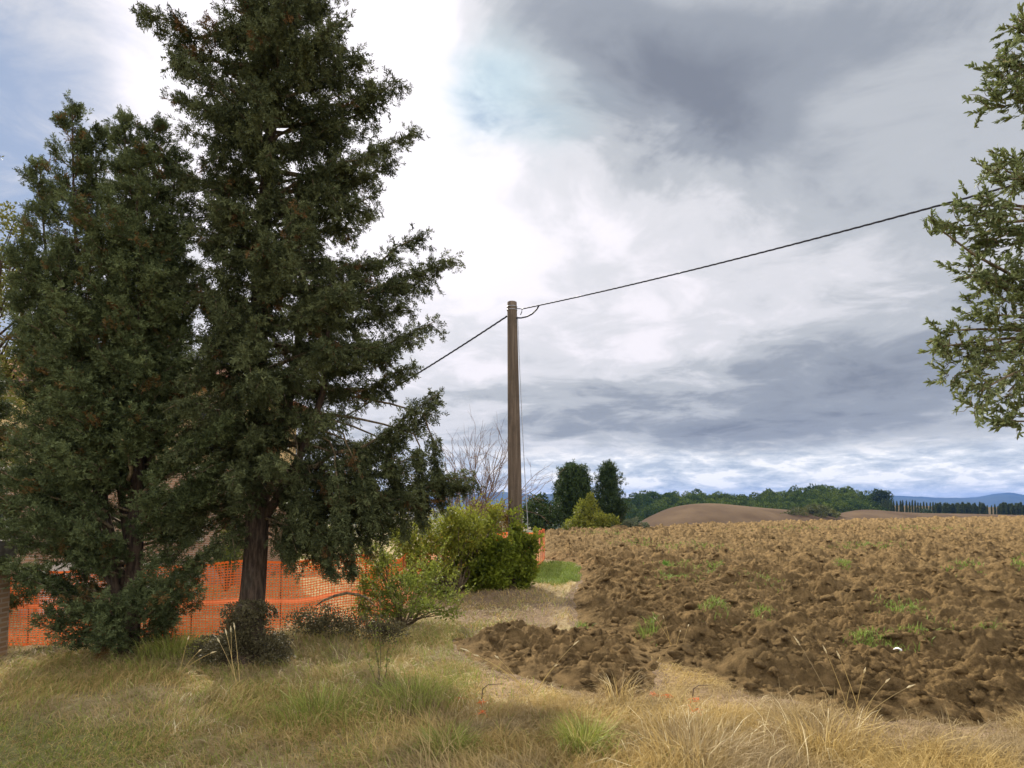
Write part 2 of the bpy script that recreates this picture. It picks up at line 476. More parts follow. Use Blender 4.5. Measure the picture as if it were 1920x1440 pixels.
M['brown_hill'] = hill_mat('far_tilled_soil', (0.062, 0.039, 0.021), (0.112, 0.075, 0.041))
M['tan_field'] = hill_mat('far_stubble', (0.10, 0.072, 0.036), (0.15, 0.11, 0.058))
M['far_hill'] = hill_mat('far_wooded_slope', (0.025, 0.035, 0.028), (0.05, 0.06, 0.04), 0.002)

def concrete_mat():
    m, T = new_mat('pole_concrete')
    p = pos(T)
    st = T.noise(T.vm('MULTIPLY', p, (1, 1, 0.06)), 12, 5, 0.6).outputs[0]
    n = T.noise(p, 26, 6, 0.7).outputs[0]; l = T.noise(p, 2.2, 4).outputs[0]
    col = T.mix(T.ss(st, 0.35, 0.7), (0.085, 0.064, 0.045), (0.165, 0.125, 0.088))
    col = T.mix(T.ss(n, 0.5, 0.75, 0, 0.4), col, (0.20, 0.16, 0.12))
    col = T.mix(T.ss(l, 0.52, 0.7, 0, 0.55), col, (0.06, 0.05, 0.036))
    finish(T, col, 0.95, (n, 0.5, 0.01), 0.1)
    return m
M['concrete'] = concrete_mat()

# ------------------------------------------------------------------ terrain
CREST_PX = [-3000, 0, 600, 1000, 1200, 1500, 1920, 2400, 4000]
CREST_D = [45, 45, 45, 46, 50, 76, 128, 150, 150]

def hgt(x, y):
    """height of the ground without the clods"""
    x = np.asarray(x, float); y = np.asarray(y, float)
    r = np.hypot(x, y)
    px = 960 + F * x / np.maximum(y, 0.2 * np.abs(x) + 0.01)
    rc = np.interp(px, CREST_PX, CREST_D)
    t = np.maximum(0, r - rc)
    drop = np.where(t < 30, 0.0042 * t * t, 0.0042 * 900 + 0.252 * (t - 30))
    drop = 30 * (1 - np.exp(-drop / 30))
    base = 0.10 * (fbm(x * 0.35 + 3, y * 0.35, 3, 11) - 0.5) + 0.05 * (fbm(x * 1.6, y * 1.6, 3, 21) - 0.5)
    yard = -0.22 * sstep(9.4, 10.8, y + 0.12 * x) * sstep(-1.6, -3.4, x)
    mound = 0.16 * np.exp(-((x + 4.5) ** 2 / 2.2 + (y - 9.6) ** 2 / 0.5)) + 0.36 * np.exp(-((x + 3.0) ** 2 / 0.9 + (y - 10.3) ** 2 / 0.25)) + 0.14 * np.exp(-((x - 0.0) ** 2 / 1.5 + (y - 17.6) ** 2 / 2))
    return base * np.exp(-r / 90) + yard + mound - drop

def sdist(x, y, poly):
    """signed distance to a closed polygon, positive inside"""
    poly = np.asarray(poly)[:, :2]
    best = np.full(x.shape, 1e18); ins = np.zeros(x.shape, bool)
    for i in range(len(poly)):
        a, b = poly[i], poly[(i + 1) % len(poly)]
        e = b - a; w0, w1 = x - a[0], y - a[1]
        t = np.clip((w0 * e[0] + w1 * e[1]) / (e @ e), 0, 1)
        best = np.minimum(best, (w0 - e[0] * t) ** 2 + (w1 - e[1] * t) ** 2)
        c = (a[1] > y) != (b[1] > y)
        ins ^= c & (x < (b[0] - a[0]) * (y - a[1]) / (b[1] - a[1] + 1e-12) + a[0])
    return np.where(ins, 1, -1) * np.sqrt(best)

FIELD = [G(*p) for p in ((1012, 1012), (1022, 1046), (1082, 1058), (1090, 1085), (1072, 1130), (1082, 1180), (1180, 1203), (1215, 1235), (1345, 1273), (1400, 1300), (1530, 1325), (1640, 1350), (1800, 1357), (1920, 1352), (2500, 1345))]
FIELD += [np.array(p, float) for p in ((60, 25, 0), (190, 140, 0), (120, 190, 0), (30, 120, 0), (3, 62, 0))]
PATCH = [G(*p) for p in ((845, 1203), (890, 1240), (940, 1262), (1000, 1272), (1060, 1288), (1140, 1306), (1200, 1312), (1225, 1270), (1215, 1228), (1180, 1196), (1090, 1186), (960, 1192))]

def field_sd(x, y):
    w = 0.30 * (fbm(x * 1.1, y * 1.1, 3, 71) - 0.5) * np.minimum(1, 12 / np.hypot(x, y) + 0.5)
    return np.maximum(sdist(x, y, FIELD), sdist(x, y, PATCH)) + w

def pxmask(px, py, cx, cy, rx, ry):
    return np.exp(-(((px - cx) / rx) ** 2 + ((py - cy) / ry) ** 2))

def zones(x, y):
    px, py = proj(x, y, 0 * x)
    r = np.hypot(x, y)
    front = y > 1
    green = (pxmask(px, py, 60, 1410, 330, 90) * 1.0 + pxmask(px, py, 700, 1250, 220, 60) * 0.5 + pxmask(px, py, 250, 1230, 260, 40) * 0.4) * front
    bare = np.maximum.reduce([pxmask(px, py, 930, 1278, 95, 34), pxmask(px, py, 1265, 1262, 85, 42) * .9, pxmask(px, py, 1640, 1375, 380, 36), pxmask(px, py, 990, 1150, 110, 38) * 0.45, pxmask(px, py, 1380, 1310, 160, 32), pxmask(px, py, 120, 1198, 120, 30) * 0.8]) * front
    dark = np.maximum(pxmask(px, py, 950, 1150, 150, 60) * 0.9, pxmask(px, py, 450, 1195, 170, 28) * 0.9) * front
    dark = np.maximum(dark, (field_sd(x, y) > -0.15) * 1.0)
    lawn = sstep(0.95, 0.45, np.hypot((px - 1030) / 62, (py - 1078) / 26)) * front
    far = sstep(35, 60, r)
    return dict(z_green=green, z_bare=bare, z_dark=dark, z_lawn=lawn, z_far=far)

def polar_grid(angs, rads):
    A, D = np.meshgrid(angs, rads, indexing='ij')
    x, y = D * np.sin(A), D * np.cos(A)
    na, nr = A.shape
    i = np.arange(na - 1)[:, None] * nr; j = np.arange(nr - 1)[None]
    f = np.stack([i + j, i + nr + j, i + nr + j + 1, i + j + 1], -1).reshape(-1, 4)
    return x.ravel(), y.ravel(), f

def build_ground():
    angs = np.concatenate([np.linspace(-math.pi, R(-52), 40)[:-1], np.linspace(R(-52), R(52), 420), np.linspace(R(52), math.pi, 40)[1:]])
    rads = np.concatenate([[0.02, 1.5, 3.0], np.geomspace(4.2, 14, 170), np.geomspace(14, 60, 70)[1:], np.geomspace(60, 6800, 60)[1:]])
    x, y, f = polar_grid(angs, rads)
    z = hgt(x, y)
    near = np.hypot(x, y) < 40
    z = z + near * 0.045 * (fbm(x * 5, y * 5, 4, 31) - 0.5)
    z = z - 0.05 * (field_sd(x, y) > 0.1)
    mb = MB(); mb.add(np.stack([x, y, z], -1), f)
    o = kind(mb.build('ground', M['ground'], smooth=True), 'structure')
    for k, v in zones(x, y).items():
        o.data.attributes.new(k, 'FLOAT', 'POINT').data.foreach_set('value', v.astype(np.float32))
build_ground()

def billow(x, y, s):
    return np.abs(2 * vnoise(x, y, s) - 1)

def clods(x, y):
    """height of the turned earth: creased lumps, drawn out along the furrows"""
    wx = x + 0.30 * (fbm(x * 1.9, y * 1.9, 4, 41) - 0.5); wy = y + 0.30 * (fbm(x * 1.9, y * 1.9, 4, 51) - 0.5)
    a = R(150); u = wx * math.cos(a) + wy * math.sin(a); v = -wx * math.sin(a) + wy * math.cos(a)
    f1, r1 = worley(u / 0.55, v / 0.30, 3)
    f2, r2 = worley(u / 0.22 + 9, v / 0.14, 13)
    lump = np.clip(1 - f1 / 0.62, 0, 1) ** 0.8 * r1 ** 1.5
    lump2 = np.clip(1 - f2 / 0.7, 0, 1) ** 0.8 * r2
    f0, r0 = worley(u / 1.15 + 4, v / 0.55, 33)
    h = 0.17 * lump + 0.085 * lump2 + 0.30 * np.clip(1 - f0 / 0.6, 0, 1) ** 0.7 * r0 ** 3
    h = h + 0.22 * billow(u / 0.85, v / 0.45, 401) * (0.4 + 0.9 * vnoise(x * .8, y * .8, 402)) + 0.15 * (1 - billow(u / 0.40, v / 0.24, 403)) * vnoise(x * 1.3, y * 1.3, 408) + 0.07 * billow(wx / 0.15, wy / 0.13, 404)
    r = np.hypot(x, y); nr = np.clip(14 / r, 0.25, 1.15)
    h = h + nr * (0.055 * billow(x / 0.085, y / 0.075, 405) + 0.040 * (1 - billow(wx / 0.045, wy / 0.04, 406)) * vnoise(x * 3, y * 3, 409))
    h = h + (1 - np.minimum(nr, 1)) * 0.35 * (fbm(u / 1.6, v / 0.9, 3, 407) - 0.5)
    h = h + 0.11 * np.sin(v * 2 * math.pi / 1.3 + 3.5 * fbm(x * 0.4, y * 0.4, 2, 61)) + 0.18 * (fbm(x * 0.8, y * 0.8, 4, 63) - 0.5)
    return h - 0.06

def ico():
    import bmesh
    bm = bmesh.new(); bmesh.ops.create_icosphere(bm, subdivisions=2, radius=1.0)
    v = np.array([q.co[:] for q in bm.verts]); f = np.array([[q.index for q in p.verts] for p in bm.faces]); bm.free()
    return v, f

def field_z(x, y, sd=None):
    sd = field_sd(x, y) if sd is None else sd
    r = np.hypot(x, y)
    return hgt(x, y) - 0.04 + 0.05 * sstep(-0.1, 0.1, sd) + sstep(-0.05, 0.7, sd) * clods(x, y) * np.minimum(1.3, 0.78 + r / 90)

def build_field():
    mb = MB()
    angs = np.concatenate([np.linspace(R(-9), R(46), 1000)])
    rads = np.concatenate([np.geomspace(6.0, 24, 620), np.geomspace(24, 230, 330)[1:]])
    x, y, f = polar_grid(angs, rads)
    sd = field_sd(x, y)
    keep = (sd[f] > -0.12).any(1); f = f[keep]
    used = np.zeros(len(x), bool); used[f.ravel()] = True
    remap = np.cumsum(used) - 1
    x, y, sd = x[used], y[used], sd[used]; f = remap[f]
    z = field_z(x, y, sd)
    mb.add(np.stack([x, y, z], -1), f)
    # loose clods lying on the turned earth
    iv, jf = ico()
    n = 7500
    rr = 6.3 * np.exp(RNG.random(n) ** 0.8 * math.log(60 / 6.3)); aa = R(-9) + RNG.random(n) * R(53)
    cx, cy = rr * np.sin(aa), rr * np.cos(aa)
    ok = field_sd(cx, cy) > 0.05
    cx, cy = cx[ok], cy[ok]
    cz = field_z(cx, cy)
    for k in range(len(cx)):
        s = 0.015 + 0.07 * random.random() ** 2.8
        d = iv.copy()
        ph = random.random() * 50
        d = d * (1 + 1.0 * (fbm(d[:, 0] * 1.9 + ph, d[:, 1] * 1.9 + d[:, 2] * 1.5 + ph, 4, 81, 0.65) - 0.5) * 2)[:, None]
        d = d * np.array([s * random.uniform(.8, 1.9), s * random.uniform(.8, 1.4), s * random.uniform(.5, .9)])
        th = random.random() * 6.28; c, q = math.cos(th), math.sin(th)
        tl = random.uniform(-.6, .6); c2, q2 = math.cos(tl), math.sin(tl)
        d = d @ np.array([[c2, 0, -q2], [0, 1, 0], [q2, 0, c2]]) @ np.array([[c, q, 0], [-q, c, 0], [0, 0, 1]])
        mb.add(d + [cx[k], cy[k], cz[k] + s * 0.15], jf)
    kind(mb.build('ploughed_field', M['soil'], smooth=True), 'structure')
build_field()

# ------------------------------------------------------------------ foliage helpers
def rot_to(dirs, roll):
    """rotation matrices taking local +x to dirs, rolled about that axis"""
    d = dirs / (np.linalg.norm(dirs, axis=1)[:, None] + 1e-9)
    ref = np.where(np.abs(d[:, 2:3]) < 0.95, np.array([[0, 0, 1.0]]), np.array([[1.0, 0, 0]]))
    s = np.cross(ref, d); s /= np.linalg.norm(s, axis=1)[:, None] + 1e-9
    u = np.cross(d, s)
    c, q = np.cos(roll)[:, None], np.sin(roll)[:, None]
    return np.stack([d, s * c + u * q, -s * q + u * c], -1)      # columns

def scatter(mb, tv, tf, p, dirs, size, tone, roll=None):
    """copies template tv/tf to each point"""
    n = len(p)
    if n == 0: return
    roll = RNG.random(n) * 6.283 if roll is None else roll
    m = rot_to(dirs, roll)
    size = np.broadcast_to(size, (n,))
    v = np.einsum('nij,kj->nki', m, tv) * size[:, None, None] + p[:, None]
    k = len(tv)
    f = (tf[None] + (np.arange(n) * k)[:, None, None]).reshape(-1, tf.shape[1])
    mb.add(v.reshape(-1, 3), f, np.repeat(np.broadcast_to(tone, (n,)), k))

def spray_template(seed, n=7):
    """a plume of scaly cypress foliage, unit length along +x"""
    g = np.random.default_rng(seed)
    v, f = [], []
    def tri(b, d, l, w, nrm):
        side = np.cross(d, nrm); side /= np.linalg.norm(side) + 1e-9
        k = len(v)
        v.extend([b - side * w * .5, b + d * l * .55 + side * w, b + d * l, b + d * l * .45 - side * w]); f.append((k, k + 1, k + 2, k + 3))
    for i in range(n):
        t = 0.02 + 0.80 * i / (n - 1)
        for sgn in (1, -1):
            phi = g.uniform(-1.1, 1.1)
            out = np.array([0, sgn * math.cos(phi), math.sin(phi)])
            d = np.array([0.62, 0, 0]) + out * 0.8; d /= np.linalg.norm(d)
            l = (0.50 - 0.24 * t) * g.uniform(.75, 1.25)
            tri(np.array([t, 0, 0]), d, l, 0.052 * g.uniform(.8, 1.4), g.normal(size=3))
    tri(np.array([0.0, 0, 0]), np.array([1.0, 0, 0]), 1.0, 0.045, g.normal(size=3))
    return np.array(v), np.array(f)
SPRAYS = [spray_template(i) for i in range(5)]
LEAF = (np.array([[0, 0, 0], [0.45, 0.28, 0.05], [1, 0, 0], [0.45, -0.28, 0.05]]), np.array([[0, 1, 2, 3]]))
OLEAF = (np.array([[0, 0, 0], [.25, .13, .03], [.68, .14, .04], [1, 0, 0], [.68, -.14, .04], [.25, -.13, .03]]), np.array([[0, 1, 2, 5], [5, 2, 3, 4]]))
THIN = (np.array([[0, 0, 0], [0.5, 0.12, 0.03], [1, 0, 0], [0.5, -0.12, 0.03]]), np.array([[0, 1, 2, 3]]))

def add_sprays(mb, p, d, size, tone):
    idx = RNG.integers(0, len(SPRAYS), len(p))
    for k, (tv, tf) in enumerate(SPRAYS):
        m = idx == k
        scatter(mb, tv, tf, p[m], d[m], size[m], tone[m])

def curve_pts(a, b, bulge, n=7, jit=0.0):
    t = np.linspace(0, 1, n)[:, None]
    p = a + (b - a) * t + np.asarray(bulge) * (4 * t * (1 - t))
    if jit: p[1:-1] += RNG.normal(size=(n - 2, 3)) * jit
    return p

def plume_limb(crown, wood, a, b, bulge, width, dens, sp=(0.085, 0.175), hang=0.5, thick=0.03, updir=0.0):
    """one cypress limb from a to b with hanging side branches full of sprays"""
    L = np.linalg.norm(b - a)
    pts = curve_pts(a, b, bulge, 8, 0.03 * L * 0.5)
    wood.tube(pts, np.linspace(thick, 0.006, 8), 5)
    axis = (b - a) / (L + 1e-9)
    nb = max(6, int(L * 9.5 * dens))
    ts = RNG.random(nb) ** 0.75 * 0.8 + 0.2
    for t in ts:
        i = min(6, int(t * 7)); ft = t * 7 - i
        o = pts[i] * (1 - ft) + pts[i + 1] * ft
        tdir = pts[i + 1] - pts[i]; tdir /= np.linalg.norm(tdir) + 1e-9
        side = np.cross(tdir, [0, 0, 1.0]); side /= np.linalg.norm(side) + 1e-9
        w = width * (1.05 - 0.75 * t) * random.uniform(0.5, 1.1)
        dd = tdir * random.uniform(0.45, 0.9) + side * random.uniform(-1, 1) + np.array([0, 0, random.uniform(-hang, 0.35 + updir)])
        dd /= np.linalg.norm(dd)
        end = o + dd * w + np.array([0, 0, -hang * 0.35 * w])
        sub = curve_pts(o, end, (0, 0, 0.08 * w), 4)
        if random.random() < 0.5:
            wood.tube(sub, np.linspace(0.010, 0.004, 4), 3, cap=False)
        m = max(7, int(w * 52 * dens))
        u = RNG.random(m)
        base = o + (end - o) * u[:, None] + RNG.normal(size=(m, 3)) * (0.045 + 0.05 * w)
        d = dd * 0.8 + RNG.normal(size=(m, 3)) * 0.55 + np.array([0, 0, -hang * 0.55 + updir])
        c = random.random()
        tone = np.clip(0.8 * c * c + 0.35 * RNG.random(m), 0, 0.9)
        if random.random() < 0.035: tone = np.full(m, 0.98)
        add_sprays(crown, base, d, RNG.uniform(sp[0], sp[1], m), tone)
    m = max(10, int(L * 40 * dens))
    u = 0.25 + 0.75 * RNG.random(m)
    ii = np.minimum(6, (u * 7).astype(int)); ft = (u * 7 - ii)[:, None]
    base = pts[ii] * (1 - ft) + pts[ii + 1] * ft + RNG.normal(size=(m, 3)) * 0.05
    d = axis + RNG.normal(size=(m, 3)) * 0.6 + np.array([0, 0, updir])
    add_sprays(crown, base, d, RNG.uniform(sp[0], sp[1], m) * 1.1, np.clip(RNG.random(m), 0, 0.9))

# ------------------------------------------------------------------ the tall cypress
def tall_cypress():
    D = 9.9
    base = P(470, 1150, D); base[2] = hgt(base[0], base[1]) - 0.05
    t = thing('cypress_tree', 'tall dark cypress rising past the top of the picture behind the ivy covered stump', 'tree', base)
    crown, wood, trunk = MB(), MB(), MB()
    def axis(z):
        return np.array([base[0] - 0.02 + 0.022 * (z - 1.0) + 0.05 * math.sin(z * 0.7), base[1] + 0.05 * math.sin(z * 0.9), z])
    zs = np.linspace(base[2], 14.0, 26)
    pts = np.array([axis(z) if z > 0.6 else axis(z) - np.array([0.05 * (0.6 - z), 0, 0]) for z in zs])
    rad = np.interp(zs, [0, 0.5, 1.5, 2.5, 5, 9, 14], [0.27, 0.205, 0.185, 0.175, 0.14, 0.085, 0.012])
    trunk.tube(pts, rad, 14)
    # two companion stems that fork low down, as the photograph shows
    trunk.tube(curve_pts(axis(2.2), axis(6.5) + np.array([0.55, 0.3, 0]), (0.2, 0, 0), 9, .02), np.linspace(0.10, 0.04, 9), 9)
    trunk.tube(curve_pts(axis(2.0), axis(5.5) + np.array([1.2, -0.2, 0]), (0.35, 0, 0), 9, .02), np.linspace(0.085, 0.025, 9), 8)
    trunk.build('trunk', M['bark'], t, True)
    s = D / F
    # limbs that make the outline: photograph pixel of the tip, height of the root, depth offset
    tips = [(265, 20, 35, 0), (320, 75, 90, .3), (330, 180, 170, 0), (345, 240, 250, -.3), (655, 28, 75, 0), (600, 5, 40, .3), (678, 105, 130, .2), (705, 160, 210, -.2),
            (742, 150, 260, 0), (775, 250, 300, 0), (728, 300, 340, .4), (705, 365, 400, -.3), (690, 330, 360, 0), (842, 487, 540, 0), (795, 440, 500, .3), (770, 530, 560, -.3),
            (815, 603, 640, 0), (760, 575, 600, .4), (770, 690, 720, 0), (740, 650, 690, -.4), (822, 738, 880, 0), (800, 775, 890, .3), (790, 850, 890, -.2), (800, 900, 900, 0.4), (880, 895, 905, 0),
            (855, 905, 880, 0.3), (340, 330, 330, .1), (360, 380, 380, .2), (380, 560, 560, .5), (400, 700, 720, .5), (420, 790, 850, -.9), (400, 930, 930, -.3), (610, 650, 700, -1.6), (480, 610, 660, -1.4), (650, 540, 600, -1.5)]
    for px, py, yr, dz in tips:
        b = P(px, py, D + dz)
        zr = EYE + (945 - yr) * s
        a = axis(min(zr, 13))
        L = np.linalg.norm(b - a)
        drop = -0.10 * L
        plume_limb(crown, wood, a, b, (0, 0, drop), 0.30 * L ** 0.6 + 0.12, 1.1, hang=0.8, thick=0.02 + 0.012 * L)
    # the body of the crown
    zr = [1.9, 2.5, 3.2, 4.2, 5.2, 6.4, 7.4, 8.5, 9.6, 10.7, 12.2, 13.9]
    Rr = [2.3, 2.6, 2.65, 2.55, 2.4, 2.45, 2.05, 2.05, 1.75, 1.35, 0.85, 0.15]
    Rl = [0.8, 1.1, 1.25, 1.2, 1.0, 0.75, 0.8, 1.2, 1.4, 1.4, 0.95, 0.15]
    n = 170
    for k in range(n):
        z = 1.9 + 12.0 * ((k + random.random()) / n) ** 1.0
        az = k * 2.39996 + random.uniform(-.4, .4)
        c = math.cos(az)
        rr = np.interp(z, zr, Rr) * max(0, c) + np.interp(z, zr, Rl) * max(0, -c) + abs(math.sin(az)) * 0.75 * (np.interp(z, zr, Rr) + np.interp(z, zr, Rl)) / 2
        if z < 2.6 and math.sin(az) > -0.2 and c < 0.2: rr *= 0.6
        rr = min(rr, np.interp(z, zr, Rr)) * random.uniform(0.55, 0.95)
        up = np.interp(z, [2, 5, 9, 14], [-0.25, 0.05, 0.30, 0.5]) * rr
        a = axis(max(1.9, z - 0.15)); b = axis(z) + np.array([c * rr, math.sin(az) * rr, up])
        plume_limb(crown, wood, a, b, (0, 0, 0.05 * rr), 0.36 + 0.14 * rr, 0.95, hang=1.05, thick=0.012 + 0.012 * rr)
    for k in range(64):      # boughs on the near side, hiding the stem
        z = 3.1 + 7.6 * (k + random.random()) / 64
        az = random.uniform(-150, -30) * math.pi / 180
        rr = random.uniform(0.55, 1.25) * (1 if z < 7 else .8)
        a = axis(z + 0.1); b = axis(z) + np.array([math.cos(az) * rr, math.sin(az) * rr, 0.02 * z * rr - .1])
        plume_limb(crown, wood, a, b, (0, 0, 0.08 * rr), 0.42, 1.1, hang=1.1, thick=0.02)
    # hanging skirts low on the right
    for px, py, dz in ((545, 1040, -.3), (610, 1060, -.2), (625, 1085, -.5), (660, 1075, -.1), (690, 1030, .1), (720, 1010, 0), (760, 1000, .3), (790, 985, .2), (570, 1000, -.8), (830, 960, .2), (640, 1010, -.9), (700, 985, -.6)):
        b = P(px, py, D + dz); a = P(px - random.uniform(10, 60), py - random.uniform(150, 190), D + dz * 0.7)
        plume_limb(crown, wood, a, b, (0.04, 0, 0.05), 0.27, 1.5, hang=1.0, thick=0.014)
        wood.tube(curve_pts(axis(a[2] + 0.3), a, (0, 0, 0.15), 6), np.linspace(0.03, 0.014, 6), 5)
    crown.build('crown', M['cypress'], t)
    wood.build('branch', M['twig'], t, True)
tall_cypress()

# ------------------------------------------------------------------ the bushy cypress on the left
def bushy_cypress():
    D = 9.5
    base = P(228, 1200, D); base[2] = hgt(base[0], base[1]) - 0.05
    t = thing('cypress_tree', 'bushy many stemmed cypress with foliage down to the grass, in front of the orange net', 'tree', base)
    crown, wood, trunk = MB(), MB(), MB()
    s = D / F
    def axis(z):
        return np.array([base[0] + 0.10 + 0.02 * z, base[1] + 0.05 * math.sin(z), z])
    zs = np.linspace(base[2], 7.6, 14)
    trunk.tube([axis(z) for z in zs], np.interp(zs, [0, 1, 4, 7.6], [0.16, 0.125, 0.08, 0.015]), 10)
    stems = [(135, 205, 0, 0.35), (75, 315, .2, 0.4), (235, 228, -.2, 1.0), (180, 250, .3, 1.2), (290, 232, .2, 1.2), (330, 300, .3, 1.5), (255, 280, -.6, 1.5), (110, 480, -.6, 0.6), (45, 470, -.2, 0.5)]
    for px, py, dz, z0 in stems:
        top = P(px, py, D + dz)
        st = curve_pts(axis(z0), top, ((top[0] - base[0]) * 0.18, 0, 0), 10, 0.02)
        trunk.tube(st, np.linspace(0.06, 0.008, 10), 6)
        # spire of upward plumes along the top of each stem
        m = 46
        for k in range(m):
            u = 0.30 + 0.70 * (k + random.random()) / m
            i = min(8, int(u * 9)); ft = u * 9 - i
            o = st[i] * (1 - ft) + st[i + 1] * ft
            az = k * 2.4 + random.random()
            w = (1.12 - u) * 1.15 * random.uniform(0.4, 1.0) + 0.10
            b = o + np.array([math.cos(az) * w * 0.75, math.sin(az) * w * 0.75, w * 0.62])
            plume_limb(crown, wood, o, b, (0, 0, -0.08 * w), 0.20 + 0.10 * w, 1.0, (0.08, 0.15), hang=0.1, thick=0.010, updir=0.35)
    trunk.build('trunk', M['bark'], t, True)
    yl = [240, 330, 450, 600, 750, 900, 980, 1080, 1150, 1190]
    Lx = [180, 140, 130, 95, 50, 25, 40, 65, 105, 150]; Rx = [250, 310, 318, 335, 365, 395, 390, 375, 365, 335]
    n = 128
    for k in range(n):
        py = 385 + 805 * (k + random.random()) / n
        z = EYE + (945 - py) * s
        az = k * 2.39996 + random.uniform(-.5, .5); c = math.cos(az)
        cx = 245
        rr = ((np.interp(py, yl, Rx) - cx) * max(0, c) + (cx - np.interp(py, yl, Lx)) * max(0, -c)) * s + abs(math.sin(az)) * 1.15 * (1 if py < 1080 else 0.75)
        rr *= random.uniform(0.5, 1.05)
        a = axis(max(0.15, z - 0.35 * rr)); b = np.array([axis(z)[0] + c * rr, axis(z)[1] + math.sin(az) * rr, max(0.12, z + 0.06 * rr)])
        plume_limb(crown, wood, a, b, (0, 0, -0.06 * rr), 0.30 + 0.10 * rr, 1.0, (0.08, 0.16), hang=0.35, thick=0.012 + 0.010 * rr, updir=0.15)
    for px, py, pxr, pyr, dz in ((182, 765, 190, 900, -1.0), (248, 768, 240, 900, -1.05), (62, 985, 200, 1060, -.5), (20, 1070, 180, 1110, -.3), (430, 790, 300, 900, -.7), (418, 872, 300, 950, -.2), (400, 920, 280, 980, -.4), (392, 958, 280, 1010, 0), (350, 830, 260, 930, -.6), (15, 900, 180, 980, 0), (40, 820, 170, 930, .2), (40, 880, 190, 980, -.3), (70, 935, 200, 1030, -.5), (55, 905, 200, 1000, .3), (90, 870, 200, 960, -.7), (120, 900, 210, 990, -.8), (205, 1120, 215, 1180, -1), (300, 1120, 250, 1170, -.7), (95, 1150, 190, 1180, -.4)):
        plume_limb(crown, wood, P(pxr, pyr, D + dz * .5), P(px, py, D + dz), (0, 0, -0.05), 0.34, 1.5, (0.08, 0.16), hang=0.1, updir=0.3)
    crown.build('crown', M['cypress_light'], t)
    wood.build('branch', M['twig'], t, True)
bushy_cypress()

def edge_cypress():
    D = 10.4
    base = P(-95, 1190, D); base[2] = hgt(base[0], base[1]) - .05
    t = thing('cypress_tree', 'dark cypress cut off by the left edge, behind the bushy one and the gate pillar', 'tree', base)
    crown, wood, trunk = MB(), MB(), MB()
    top = base + np.array([.1, 0, 5.3])
    ax = curve_pts(base, top, (.08, 0, 0), 14, .02)
    trunk.tube(ax, np.linspace(.15, .012, 14), 9)
    for k in range(95):
        u = .2 + .8 * (k + random.random()) / 95
        i = min(12, int(u * 13)); o = ax[i]
        w = 1.55 * (1.04 - u) ** .6 * random.uniform(.6, 1.0)
        az = k * 2.4
        b = o + np.array([math.cos(az) * w, math.sin(az) * w, .15 * w])
        plume_limb(crown, wood, o, b, (0, 0, -.06 * w), .30 + .1 * w, 1.0, (.08, .17), hang=.5, thick=.02)
    trunk.build('trunk', M['bark'], t, True)
    crown.build('crown', M['cypress_light'], t); wood.build('branch', M['twig'], t, True)
edge_cypress()

# ------------------------------------------------------------------ broad-leaved crowns and bushes
def leaf_blobs(mb, blobs, n, size, tpl=LEAF, shell=0.55, up=0.25, tone_var=0.5, droop=0.0, sub=0, blobtone=0.0):
    """leaves through the volume of several lumps (centre, radii)"""
    if sub:
        b2 = []
        for c, r in blobs:
            b2.append((np.asarray(c), np.asarray(r) * 0.8))
            for _ in range(sub):
                d = RNG.normal(size=3); d /= np.linalg.norm(d)
                b2.append((np.asarray(c) + d * np.asarray(r) * random.uniform(.55, .95), np.asarray(r) * random.uniform(.25, .5)))
        blobs = b2
    vol = np.array([max(1e-4, float(np.prod(b[1]))) ** 0.75 for b in blobs]); vol /= vol.sum()
    for (c, r), w in zip(blobs, vol):
        m = max(12, int(n * w))
        d = RNG.normal(size=(m, 3)); d /= np.linalg.norm(d, axis=1)[:, None]
        q = (shell + (1 - shell) * RNG.random(m)) * (0.82 + 0.36 * fbm(d[:, 0] * 2.2 + c[0], d[:, 1] * 2.2 + d[:, 2] * 2.0 + c[2], 3, 5))
        # leaves gather in small tufts
        p = np.asarray(c) + d * q[:, None] * np.asarray(r)
        nd = d + RNG.normal(size=(m, 3)) * 0.7 + np.array([0, 0, up - droop])
        cl = fbm(p[:, 0] / (np.mean(r) * 0.5) + 5, p[:, 2] / (np.mean(r) * 0.5) + p[:, 1], 2, 77)
        tone = np.clip(tone_var * RNG.random(m) + (cl - 0.3) * 0.8 + blobtone * (random.random() - .5), 0, 1)
        scatter(mb, tpl[0], tpl[1], p, nd, RNG.uniform(0.7, 1.3, m) * size, tone)

def branch_fan(mb, root, blobs, r0, k=6, rad_end=0.006):
    for c, r in blobs:
        for _ in range(3):
            e = np.asarray(c) + RNG.normal(size=3) * np.asarray(r) * 0.45
            L = np.linalg.norm(e - root)
            mb.tube(curve_pts(np.asarray(root), e, (0, 0, 0.08 * L), 6, 0.03 * L), np.linspace(r0, rad_end, 6), k, cap=False)

def add_shoots(lv, st, bl, n, size, length=(.25, .6)):
    for _ in range(n):
        c, r = bl[random.randrange(len(bl))]
        d = RNG.normal(size=3); d[2] = abs(d[2]) * .8 + .1; d /= np.linalg.norm(d)
        o = np.asarray(c) + d * np.asarray(r) * .7
        g = d * .8 + np.array([0, 0, .7]) + RNG.normal(size=3) * .25; g /= np.linalg.norm(g)
        L = random.uniform(*length)
        q = curve_pts(o, o + g * L, RNG.normal(size=3) * L * .15, 6)
        st.tube(q, np.linspace(.006, .002, 6), 4, cap=False)
        m = int(6 + L * 40); u = RNG.random(m) * 5; i = np.minimum(4, u.astype(int)); f = (u - i)[:, None]
        p = q[i] * (1 - f) + q[i + 1] * f
        scatter(lv, LEAF[0], LEAF[1], p, RNG.normal(size=(m, 3)) + g * .5, RNG.uniform(.6, 1.1, m) * size, np.clip(RNG.random(m) * .6 + .4, 0, 1))

